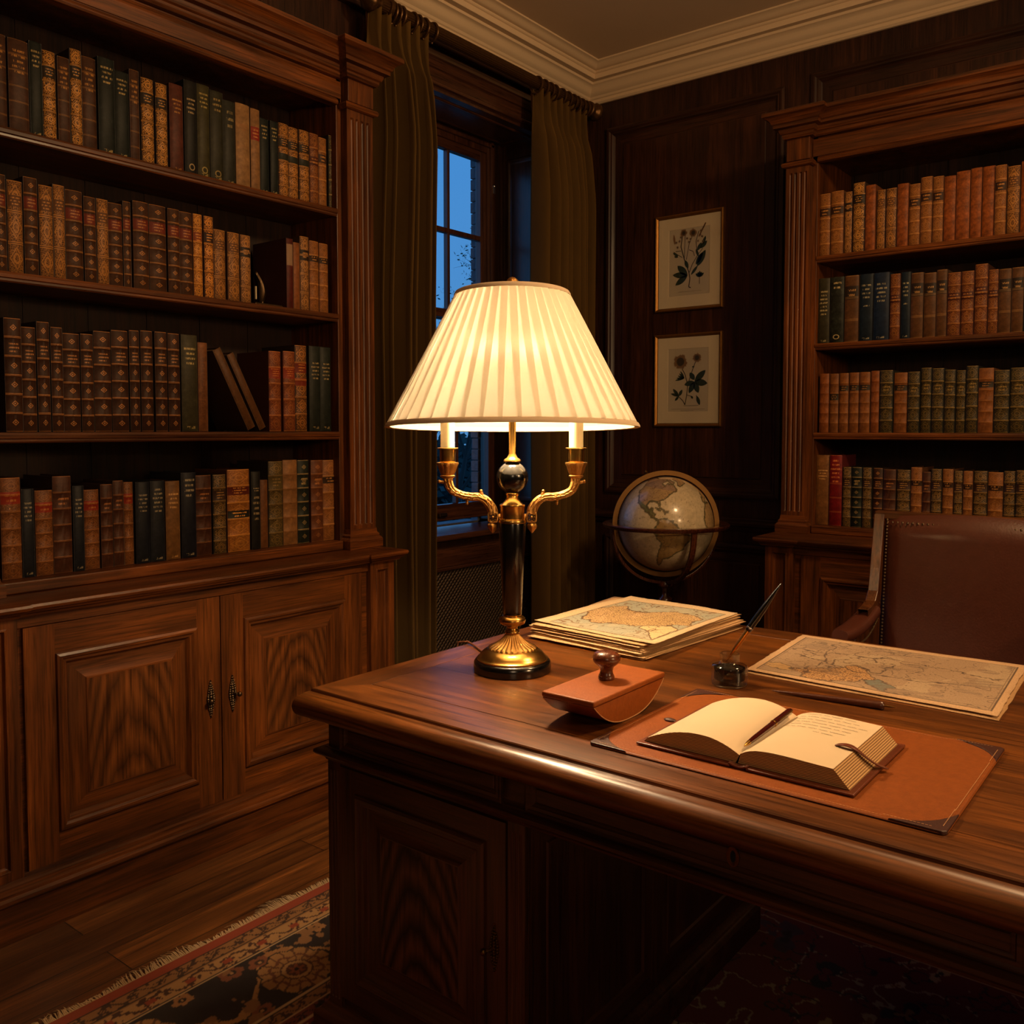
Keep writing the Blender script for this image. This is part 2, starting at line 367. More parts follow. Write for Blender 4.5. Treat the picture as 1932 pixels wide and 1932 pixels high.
# outside reveal of rough masonry
def brick_mat():
    t = NT('masonry_reveal'); nz = t.noise(t.obj(), 30, 4); t.bsdf(t.mix(nz, s2l((84, 82, 88)), s2l((140, 136, 140))), .9, 0, t.bump(nz, .6, .01)); return t.mat
q = MB(); random.seed(3)
for k in range(44):
    z = .5+k*.0625; q.box(3.880+random.uniform(-.003, .003), 3.30, z, 4.6, 3.352+random.uniform(-.003, .003), z+.0585); q.box(2.4, 3.30, z, 3.046+random.uniform(-.003, .003), 3.352, z+.0585)
q.box(3.889, 3.30, .4, 4.7, 3.343, 3.4).box(2.3, 3.30, .4, 3.041, 3.343, 3.4).box(3, 3.30, .4, 3.9, 3.40, .85).box(3, 3.30, 2.9, 3.9, 3.34, 3.4)
struct('wall_outer', q, brick_mat(), bevel=.004)

# --- radiator cover under the window
rc = thing('radiator_cover', (3.45, 2.93, 0), 'dark wooden radiator cover with pierced lattice grille under the window', 'radiator cover')
q = MB().box(JL, 2.915, 0, JL+.06, YA+.02, .79).box(JR-.06, 2.915, 0, JR, YA+.02, .79).box(JL+.06, 2.915, .70, JR-.06, YA+.02, .79).box(JL+.06, 2.915, 0, JR-.06, YA+.02, .12)
q.box(JL+.05, 2.905, .685, JR-.05, 2.925, .70)
part(rc, 'frame', q, [W('win', 0)], bevel=.004)
g = MB(); sp_ = .026
def lat(sgn):
    x0, x1, z0, z1 = JL+.06, JR-.06, .12, .70
    k0 = -int(1.6/sp_)
    for k in range(k0, int(3/sp_)):
        c = k*sp_; pts = []
        # line z = z0 + sgn*(x-x0) + c
        xa, xb = x0, x1
        if sgn > 0: xa = max(x0, x0-c); xb = min(x1, x0+(z1-z0)-c)
        else: xa = max(x0, x0+c-(z1-z0)); xb = min(x1, x0+c)
        if xb-xa < .01: continue
        za, zb = z0+sgn*(xa-x0)+c, z0+sgn*(xb-x0)+c; w = .0042
        g.add([(xa-w, 2.93, za), (xa+w, 2.926, za), (xb+w, 2.926, zb), (xb-w, 2.93, zb)], [(0, 1, 2, 3)])
lat(1); lat(-1)
part(rc, 'grille', g, plain('bronzed_lattice', (52, 38, 24), .5, .6), solid=.002)
part(rc, 'back_board', MB().box(JL, 2.96, 0, JR, 2.965, .79), dark_gap)

# --- garden outside
def leafy(name, a, b): return plain(name, a, .8, vary=.4, bscale=8)
gm = plain('dusk_lawn', (92, 104, 96), .95, vary=.3, bscale=6)
struct('ground', MB().box(-6, 3.5, -1.2, 40, 60, -1.1), gm)
def tree(name, x, y, h, label, n=5, sd=1, z0=-1.1, leafn=900, rad=1.6):
    random.seed(sd); root = thing(name, (x, y, z0), label, 'tree', 'garden trees'); tk = MB(); lf = MB()
    def br(p, d, L, r, lev):
        pts = [p]; q = p.copy(); dd = d.copy()
        for i in range(4): dd = (dd+Vector((random.gauss(0, .18), random.gauss(0, .18), random.gauss(.03, .12)))).normalized(); q = q+dd*L/4; pts.append(q.copy())
        tk.tube(pts, [r*(1-.18*i) for i in range(5)], 5)
        if lev < n-1:
            for _ in range(3 if lev else 6):
                a = random.choice(pts[2:]); nd = (dd+Vector((random.gauss(0, .6), random.gauss(0, .6), random.gauss(.15, .35)))).normalized(); br(a, nd, L*.58, r*.46, lev+1)
        if lev >= 2:
            for _ in range(12):
                c = random.choice(pts[1:])+Vector((random.gauss(0, .05), random.gauss(0, .05), random.gauss(0, .05))); u_ = Vector((random.gauss(0, 1), random.gauss(0, 1), random.gauss(0, 1))).normalized(); v_ = u_.orthogonal().normalized(); s_ = random.uniform(.018, .04)
                lf.add([c-u_*s_, c+v_*s_*.5, c+u_*s_, c-v_*s_*.5], [(0, 1, 2, 3)])
    br(Vector((x, y, z0)), Vector((0, 0, 1)), h*.45, .07, 0)
    part(root, 'trunk', tk, plain('bark_'+name, (50, 44, 40), .9)); part(root, 'foliage', lf, leafy('leaves_'+name, (46, 60, 50), 0), kind='stuff')
tree('garden_tree', 11.4, 9.95, 6.1, 'twiggy tree rising above the lampshade, seen right of the glazing bar', sd=4)
tree('garden_tree', 12.6, 11.9, 6.0, 'lower twiggy tree seen between the curtain and the glazing bar', sd=9)
hd = MB(); random.seed(11)
for k in range(5200):
    x = random.uniform(8, 24); y = 12.8+random.gauss(0, .5)+.15*x; z = random.uniform(-1.1, 1.3+.25*math.sin(x*2.1)+.2*math.sin(x*5.3)); s_ = random.uniform(.10, .20)
    u_ = Vector((random.gauss(0, 1), random.gauss(0, 1), random.gauss(0, 1))).normalized()*s_; v_ = u_.orthogonal().normalized()*s_*.6; c = Vector((x, y, z))
    hd.add([c-u_, c+v_, c+u_, c-v_], [(0, 1, 2, 3)])
hd.box(4, 17.0, -1.1, 34, 17.4, .9)
tag(hd.build('hedge', leafy('hedge_leaves', (44, 58, 52), 0)), 'dark leafy hedge beyond the lower window panes', 'hedge', kind='stuff')

# ================================================================== BOOKCASES
def pilaster(mb, M, a0, a1, b0, b1, zf0, zf1, depth, nfl=4, m=0):
    """face plane at h=0 (M maps a,b,h out); fluted between zf0 and zf1; body goes back by depth"""
    w = abs(a1-a0); s = 1 if a1 > a0 else -1; pitch = w/(nfl+.9); r = pitch*.33; us = [0]
    for k in range(nfl):
        c = pitch*(k+.95)
        us += [c-r, c-r*.8, c-r*.45, c, c+r*.45, c+r*.8, c+r]
    us.append(w); cs = [pitch*(k+.95) for k in range(nfl)]
    zs = [b0, zf0]+[zf0+r*x for x in (.15, .5, 1)]+[zf1-r*x for x in (1, .5, .15)]+[zf1, b1]
    def P(i, j):
        u, z = us[i], zs[j]; e = min(z-zf0, zf1-z); h = 0
        if e > 0:
            f = 1 if e >= r else math.sqrt(max(0, 1-(1-e/r)**2))
            for c in cs:
                x = abs(u-c)
                if x < r*f: h = -math.sqrt(max(0, (r*f)**2-x*x))*.9
        return M(a0+s*u, z, h)
    mb.grid(P, len(us), len(zs), False, m)
    b = len(mb.v); A, B = (a0, a1)
    pts = [M(A, b0, 0), M(B, b0, 0), M(B, b1, 0), M(A, b1, 0), M(A, b0, -depth), M(B, b0, -depth), M(B, b1, -depth), M(A, b1, -depth)]
    mb.add(pts, [(1, 5, 6, 2), (4, 0, 3, 7), (3, 2, 6, 7), (0, 4, 5, 1)], m)
def rot_shelf(prof, M, a0, a1, mb, m=0):
    """prism of (h,z) profile between a0 and a1"""
    k = len(prof); b = len(mb.v)
    for a in (a0, a1):
        for h, z in prof: mb.v.append(tuple(M(a, z, h)))
    for i in range(k): j = (i+1) % k; mb.f.append((b+i, b+j, b+k+j, b+k+i)); mb.m.append(m)
    mb.f.append(tuple(range(b, b+k))); mb.m.append(m); mb.f.append(tuple(range(b+k, b+2*k))); mb.m.append(m)
DOOR = [(0, -.01), (0, 0), (.083, 0), (.085, .008), (.092, .011), (.098, .010), (.104, .004), (.110, .004), (.116, -.006), (.119, -.010), (.128, -.010), (.165, -.001), (.168, .002), (.172, .002)]
def escutcheon(root, M, a, z, sc=1.0, knob=1, mat=None):
    q = MB(); random.seed(int(z*100)+3)
    for k in range(-7, 8):
        t_ = k/7; w = .010*(1-abs(t_)**1.3)+.003
        for sx in (-1, 0, 1):
            p = M(a+sx*w*.8*sc, z+t_*.052*sc+random.uniform(-.001, .001), .003); q.ball(p, (.0042 if sx else .005)*sc*(1.25-abs(t_)*.6), 8)
    p0, p1, p2 = M(a, z, .002), M(a+knob*.004, z, .018), M(a+knob*.012*sc, z-.002, .024)
    q.tube([p0, p1, p2], [.005*sc, .004*sc, .004*sc], 8); q.ball(p2, .0085*sc, 10)
    for s_ in (1, -1): q.ball(M(a, z+s_*.058*sc, .003), .003*sc, 6)
    return part(root, 'handle', q, mat or bronze, smooth=True, label='ornate bronze escutcheon with key')
def bookcase(nm, label, ax, base, P):
    """ax 0: front faces -Y, a = X; ax 1: front faces -X, a = Y.  P holds measured planes"""
    M0 = (lambda h0: (lambda a, b, h: (a, h0-h, b))) if ax == 0 else (lambda h0: (lambda a, b, h: (h0-h, a, b)))
    A = ax           # axis along the front
    hw, vw = W('case', A), W('case', 2)
    root = thing(nm, base, label, 'bookcase')
    pa, pb = P['pil']           # pilaster extent, pa near opening side, pb outer end
    sg = 1 if pb > pa else -1
    oe, far = P['open'], P['far']   # opening edge beside pilaster, far opening edge
    fp, pf, wall = P['frame'], P['pilf'], P['wall']
    Mf, Mp = M0(fp), M0(pf)
    zt = P['ztop']; zc = P['zcap']; zfz = P['zfr']; zl = .90
    far_p0, far_p1 = far-sg*.145, far-sg*.02
    def bx(mb, a0, h0, z0, a1, h1, z1, m=0):
        p, r_ = M0(0)(a0, z0, -h0), M0(0)(a1, z1, -h1); mb.box(p[0], p[1], p[2], r_[0], r_[1], r_[2], m)
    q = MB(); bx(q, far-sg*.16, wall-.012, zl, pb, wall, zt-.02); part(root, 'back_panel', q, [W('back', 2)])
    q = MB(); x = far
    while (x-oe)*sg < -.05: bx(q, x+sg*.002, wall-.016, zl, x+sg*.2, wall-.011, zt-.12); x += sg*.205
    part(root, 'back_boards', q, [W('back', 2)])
    q = MB()    # carcass: sides, stiles, frieze, top
    bx(q, oe, fp, zl, pb-sg*.006, wall-.01, zt-.02); bx(q, far, fp, zl, far-sg*.16, wall-.01, zt-.02)
    bx(q, far, fp+.03, zfz+.03, oe, wall-.01, zt-.02)
    part(root, 'carcass', q, [vw], bevel=.002)
    q = MB(); bx(q, far-sg*.02, fp, zfz, pa, fp+.03, zc+.02, 0); rot_shelf([(0, zfz-.004), (.012, zfz-.002), (.016, zfz+.006), (.012, zfz+.016), (.004, zfz+.02), (0, zfz+.022), (-.02, zfz+.022), (-.02, zfz-.004)], Mf, far, oe+sg*.0, q)
    rot_shelf([(-.012, zfz+.024), (.004, zfz+.024), (.004, zc-.03), (.0, zc-.01), (-.012, zc-.01)], Mf, far, pa, q)
    part(root, 'frieze', q, [hw], bevel=.0015)
    # pilasters
    for (a0, a1) in ((pa, pb), (far_p1, far_p0)):
        q = MB(); pilaster(q, Mp, a0, a1, zl+.06, zfz+.0, P['fl'][0], P['fl'][1], .05)
        o = part(root, 'pilaster', q, [vw], smooth=True, angle=25)
        lo, hi = min(a0, a1), max(a0, a1)
        def ring(pr, mat=hw, nm_='capital'):
            k = MB()
            def mm(a, b, h): return M0(0)(a, h, 0)[:0] or ((a, b, h) if ax == 0 else (b, a, h))
            path = [(lo, wall-.02), (lo, pf), (hi, pf), (hi, wall-.02)]
            # outward side: front is toward smaller plane coordinate
            path = path[::-1] if False else path
            # travelling down the left side, along the front, back up the right: outward is on the right
            k.sweep(path, [(o_, z_) for o_, z_ in pr], M=mm)
            s_ = k.build(nm_, [hw], o if False else root, bevel=0); return s_
        ring([(-.01, zfz+.004), (.004, zfz-.016), (.014, zfz-.012), (.018, zfz-.002), (.014, zfz+.006), (.004, zfz+.010), (-.01, zfz+.012)], nm_='capital_band')
        k = MB(); bx(k, lo+.002, pf-.006, zfz+.012, hi-.002, wall-.02, zc); part(root, 'capital', k, [vw], bevel=.002)
        ring([(-.01, zl), (.020, zl), (.020, zl+.032), (.016, zl+.038), (.010, zl+.044), (.010, zl+.052), (.004, zl+.058), (.002, zl+.075), (-.01, zl+.08)], nm_='pilaster_base')
    # cornice breaking forward over the pilaster
    cz = zc-.005; H = zt-cz
    cp = [(-.03, cz), (.004, cz), (.010, cz+.08*H), (.010, cz+.16*H), (.017, cz+.2*H), (.022, cz+.3*H), (.022, cz+.36*H), (.040, cz+.40*H), (.040, cz+.52*H), (.046, cz+.56*H), (.050, cz+.66*H), (.060, cz+.76*H), (.074, cz+.82*H), (.078, cz+.84*H), (.078, cz+.97*H), (.074, zt), (-.03, zt)]
    lo, hi = min(pa, pb), max(pa, pb); mn = pf-.018; mf = fp-.015
    mm = (lambda a, b, h: (a, b, h)) if ax == 0 else (lambda a, b, h: (b, a, h))
    k = MB(); bk = wall-.02; L0, R0 = min(far_p0, far_p1), max(far_p0, far_p1)
    if sg > 0: path = [(L0, bk), (L0, mn), (R0, mn), (R0, mf), (lo-.012, mf), (lo-.012, mn), (hi, mn), (hi, bk)]
    else: path = [(lo, bk), (lo, mn), (hi+.012, mn), (hi+.012, mf), (L0, mf), (L0, mn), (R0, mn), (R0, bk)]
    k.sweep(path, cp, M=mm); part(root, 'cornice', k, [hw], smooth=True, angle=30)
    k = MB(); bx(k, L0 if sg > 0 else lo, mf+.02, zt-.03, hi if sg > 0 else R0, wall-.01, zt-.004); part(root, 'top_board', k, [hw])
    # shelves
    for z in P['sh']:
        k = MB(); sp = [(-.005, z-.030), (.003, z-.030), (.006, z-.026), (.006, z-.020), (.010, z-.017), (.011, z-.008), (.007, z-.001), (0, z), (-(wall-.02-fp), z), (-(wall-.02-fp), z-.026), (-.006, z-.026)]
        rot_shelf(sp, M0(fp+.005), far, oe, k); bx(k, oe-sg*.01, fp+.029, z-.024, oe+sg*.038, wall-.02, z); part(root, 'shelf', k, [hw], smooth=True, angle=30)
    # shelf floor above the cupboard, ledge
    lp, cf, df = P['lip'], P['cupf'], P['doorf']
    k = MB(); bx(k, far-sg*.02, fp-.02, zl, oe, wall-.02, P['zfl']); bx(k, oe-sg*.01, fp+.029, zl, oe+sg*.038, wall-.02, P['zfl']); part(root, 'shelf_floor', k, [hw], bevel=.005, seg=3)
    end = P['ledge_end']; cpa, cpb = P['cpil']
    pr = [(-.06, .862), (-.022, .862), (-.018, .870), (-.010, .873), (-.006, .879), (0, .882), (.004, .890), (.002, .897), (-.006, .900), (-.06, .900)]
    Le = far_p0-sg*.02
    if sg > 0: path = [(Le, bk), (Le, lp-.01), (far_p1+.02, lp-.01), (far_p1+.02, lp), (cpa-.03, lp), (cpa-.03, lp-.010), (end, lp-.010), (end, bk)]
    else: path = [(end, lp-.010), (end, bk)][::-1]+[(end, lp-.010)]; path = [(Le, bk), (Le, lp-.01)]
    if sg < 0:
        path = [(Le, bk), (Le, lp-.01), (far_p1-.02, lp-.01), (far_p1-.02, lp), (cpa+.03, lp), (cpa+.03, lp-.010), (end, lp-.010), (end, bk)]
        pr2 = [(-o_, z_) for o_, z_ in pr]
        k = MB().sweep([(a, b) for a, b in path], pr2, M=mm)
    else: k = MB().sweep(path, pr, M=mm)
    bx(k, Le+sg*.03, lp+.03, .866, end-sg*.03, wall-.01, .899)
    part(root, 'ledge', k, [hw], smooth=True, angle=30)
    # cupboard body
    k = MB(); bx(k, Le+sg*.03, df+.012, .0, cpb-sg*.004, wall-.01, .868); bx(k, far_p1, df+.001, .830, cpa, df+.02, .866); bx(k, far_p1, df+.001, .150, cpa, df+.02, .163); part(root, 'cupboard_body', k, [hw, vw], bevel=.001)
    for a0, a1 in ((cpa, cpb), (far_p1, far_p0)):
        k = MB(); lo2, hi2 = min(a0, a1), max(a0, a1)
        k.field(M0(cf), lo2, .155, hi2, .864, [(0, -.06), (0, 0), (.028, 0), (.030, .002), (.034, .002), (.038, -.008), (.044, -.010)], 0, 0)
        part(root, 'cupboard_pilaster', k, [vw], bevel=.001)
    d0, d1, d2 = P['doors']
    for i, (a0, a1) in enumerate(((d0, d1), (d1, d2))):
        lo2, hi2 = min(a0, a1)+.002, max(a0, a1)-.002
        k = MB().field(M0(df), lo2, .1635, hi2, .828, DOOR, 0, 1, 2, butt=1)
        o = part(root, 'door', k, [W('door', 2), W('door', A), W('doorfig' if ax == 0 else 'door', 2)], smooth=True, angle=18)
        inner = d1; side = -1 if (a0+a1)/2 < inner else 1
        if ax == 0 or (ax == 1): escutcheon(o, M0(df), inner+side*.040, .505, 1.0, side)
    k = MB(); pl = [(-.03, 0), (.0, 0), (.0, .100), (.006, .104), (.012, .110), (.012, .120), (.004, .126), (.004, .134), (-.004, .138), (-.006, .148), (-.012, .152), (-.014, .160), (-.05, .160)]
    ppl = P['plinth']; path = [(Le+sg*.02, bk), (Le+sg*.02, ppl), (cpb, ppl), (cpb, bk)]
    k.sweep(path, pl if sg > 0 else [(-o_, z_) for o_, z_ in pl], M=mm); part(root, 'plinth', k, [hw], smooth=True, angle=30)
    return root
bookcase('bookcase', 'tall built-in oak bookcase with cupboard doors left of the window', 0, (1.7, 2.9, 0),
    dict(pil=(2.333, 2.464), open=2.311, far=1.075, frame=2.66, pilf=2.625, wall=2.95, ztop=2.782, zcap=2.675, zfr=2.576, fl=(.989, 2.532), sh=(1.352, 1.797, 2.191), zfl=.935,
         lip=2.470, cupf=2.497, doorf=2.510, cpil=(2.316, 2.437), ledge_end=2.474, doors=(1.072, 1.678, 2.284), plinth=2.482))
bookcase('bookcase', 'oak bookcase with fluted pilaster right of the globe and pictures', 1, (4.3, 1.0, 0),
    dict(pil=(1.460, 1.567), open=1.437, far=.40, frame=3.985, pilf=3.95, wall=4.44, ztop=2.740, zcap=2.637, zfr=2.526, fl=(.993, 2.487), sh=(1.346, 1.738, 2.119), zfl=.935,
         lip=3.710, cupf=3.742, doorf=3.757, cpil=(1.429, 1.553), ledge_end=1.588, doors=(1.401, .895, .39), plinth=3.73))
# ================================================================== BOOKS
def spine_mat(name, base, gold=(150, 104, 48), bands=5, orn=0., dia=0., lines=1., labels=(), text=(), vtext=False, emblem=False, rough=.55, wear=.25, foot=False):
    """leather/cloth spine: uv u across, v up. labels (v0,v1,rgb); text (v0,v1,rows)"""
    t = NT(name); uvn = t.n('TexCoord').outputs['UV']; sp = t.n('SeparateXYZ'); t.l(uvn, sp.inputs[0]); u, v = sp.outputs[0], sp.outputs[1]
    b = tuple(x*.62 for x in s2l(base)); g = tuple(min(1, x*1.25) for x in s2l(gold)); ob = t.obj()
    nz = t.noise(ob, 55, 4, .65); col = t.ramp(nz, [(.3, tuple(x*(1-wear*1.6) for x in b)), (.55, b), (.8, tuple(x*(1+wear*2)+.004 for x in b))])
    M = t.math
    ins = lambda v0, v1: M('MULTIPLY', M('GREATER_THAN', v, v0), M('LESS_THAN', v, v1))
    lab = None
    for v0, v1, c in labels:
        k = ins(v0, v1); col = t.mix(k, col, s2l(c)); lab = k if lab is None else M('MAXIMUM', lab, k)
    mask = 0.0
    fr = M('FRACT', M('MULTIPLY', v, bands)); ctr = M('ABSOLUTE', M('SUBTRACT', fr, .5))
    au = M('ABSOLUTE', M('SUBTRACT', u, .5))
    def add(x):
        nonlocal mask
        mask = x if isinstance(mask, float) else M('MAXIMUM', mask, x)
    if lines: add(M('MULTIPLY', M('MULTIPLY', M('GREATER_THAN', ctr, .455), M('LESS_THAN', ctr, .485)), lines))
    if orn:
        # repeating gilt lattice of scrolls and lozenges
        x = M('MULTIPLY', au, 1.0); y = M('MULTIPLY', ctr, 1.15)
        rr = M('SQRT', M('ADD', M('MULTIPLY', x, x), M('MULTIPLY', y, y)))
        ring = M('LESS_THAN', M('ABSOLUTE', M('SUBTRACT', M('ADD', x, y), .40)), .035)
        ring2 = M('LESS_THAN', M('ABSOLUTE', M('SUBTRACT', rr, .17)), .04)
        vo = t.n('TexVoronoi', feature='DISTANCE_TO_EDGE'); mp = t.n('Mapping'); t.l(ob, mp.inputs[0]); mp.inputs['Scale'].default_value = (190, 190, 190); t.l(mp.outputs[0], vo.inputs[0]); vo.inputs['Scale'].default_value = 1
        fil = M('LESS_THAN', vo.outputs[0], .10)
        no_lab = 1.0 if lab is None else M('SUBTRACT', 1.0, lab)
        o_ = M('MAXIMUM', M('MAXIMUM', ring, ring2), M('MULTIPLY', fil, .8))
        o_ = M('MULTIPLY', M('MULTIPLY', o_, M('LESS_THAN', ctr, .44)), M('LESS_THAN', au, .43))
        add(M('MULTIPLY', M('MULTIPLY', o_, orn), no_lab))
    if dia:
        d_ = M('ADD', M('MULTIPLY', au, 1.0), M('MULTIPLY', ctr, 1.2)); k = M('MULTIPLY', M('LESS_THAN', d_, .20), M('GREATER_THAN', M('ABSOLUTE', M('SUBTRACT', d_, .10)), .03))
        no_lab = 1.0 if lab is None else M('SUBTRACT', 1.0, lab); add(M('MULTIPLY', M('MULTIPLY', k, no_lab), dia))
    for v0, v1, rows in text:
        q = M('MULTIPLY', M('SUBTRACT', v, v0), rows/(v1-v0)); f = M('FRACT', q); row = M('MULTIPLY', M('GREATER_THAN', f, .3), M('LESS_THAN', f, .72))
        cb = t.n('CombineXYZ'); t.put(cb.inputs[0], M('MULTIPLY', u, 26.0)); t.put(cb.inputs[1], M('ADD', M('FLOOR', q), M('MULTIPLY', f, .9))); t.put(cb.inputs[2], v0*37)
        n2 = t.n('TexNoise'); t.l(cb.outputs[0], n2.inputs['Vector']); n2.inputs['Scale'].default_value = 1.0; n2.inputs['Detail'].default_value = 1
        wv = M('ADD', .24, M('MULTIPLY', M('FRACT', M('MULTIPLY', M('FLOOR', q), .618)), .14))
        add(M('MULTIPLY', M('MULTIPLY', M('MULTIPLY', row, ins(v0, v1)), M('GREATER_THAN', n2.outputs[0], .47)), M('LESS_THAN', au, wv)))
    if vtext:
        f = M('MULTIPLY', M('GREATER_THAN', u, .3), M('LESS_THAN', u, .7)); cb = t.n('CombineXYZ'); t.put(cb.inputs[0], M('MULTIPLY', v, 60.0)); t.put(cb.inputs[1], M('MULTIPLY', u, 2.4))
        n2 = t.n('TexNoise'); t.l(cb.outputs[0], n2.inputs['Vector']); n2.inputs['Scale'].default_value = 1.0; n2.inputs['Detail'].default_value = 1
        add(M('MULTIPLY', M('MULTIPLY', f, ins(.12, .85)), M('GREATER_THAN', n2.outputs[0], .5)))
    if emblem:
        y = M('MULTIPLY', M('SUBTRACT', v, .09), 6.5); rr = M('SQRT', M('ADD', M('MULTIPLY', au, au), M('MULTIPLY', y, y)))
        add(M('LESS_THAN', M('ABSOLUTE', M('SUBTRACT', rr, .2)), .04))
    if foot:
        add(M('MULTIPLY', M('MULTIPLY', ins(.03, .055), M('LESS_THAN', au, .25)), M('GREATER_THAN', nz, .45)))
    if isinstance(mask, float): gm_ = None
    else: gm_ = M('MULTIPLY', mask, M('MULTIPLY_ADD', nz, .8, .35), clamp=True)
    c2 = col if gm_ is None else t.mix(gm_, col, g)
    nm = t.bump(t.noise(ob, 420, 3) if gm_ is None else M('MULTIPLY_ADD', gm_, .6, t.noise(ob, 420, 3)), .25, .001)
    t.bsdf(c2, rough if gm_ is None else M('MULTIPLY_ADD', gm_, -.15, rough), 0, nm, spec=.22); return t.mat
BK = {}
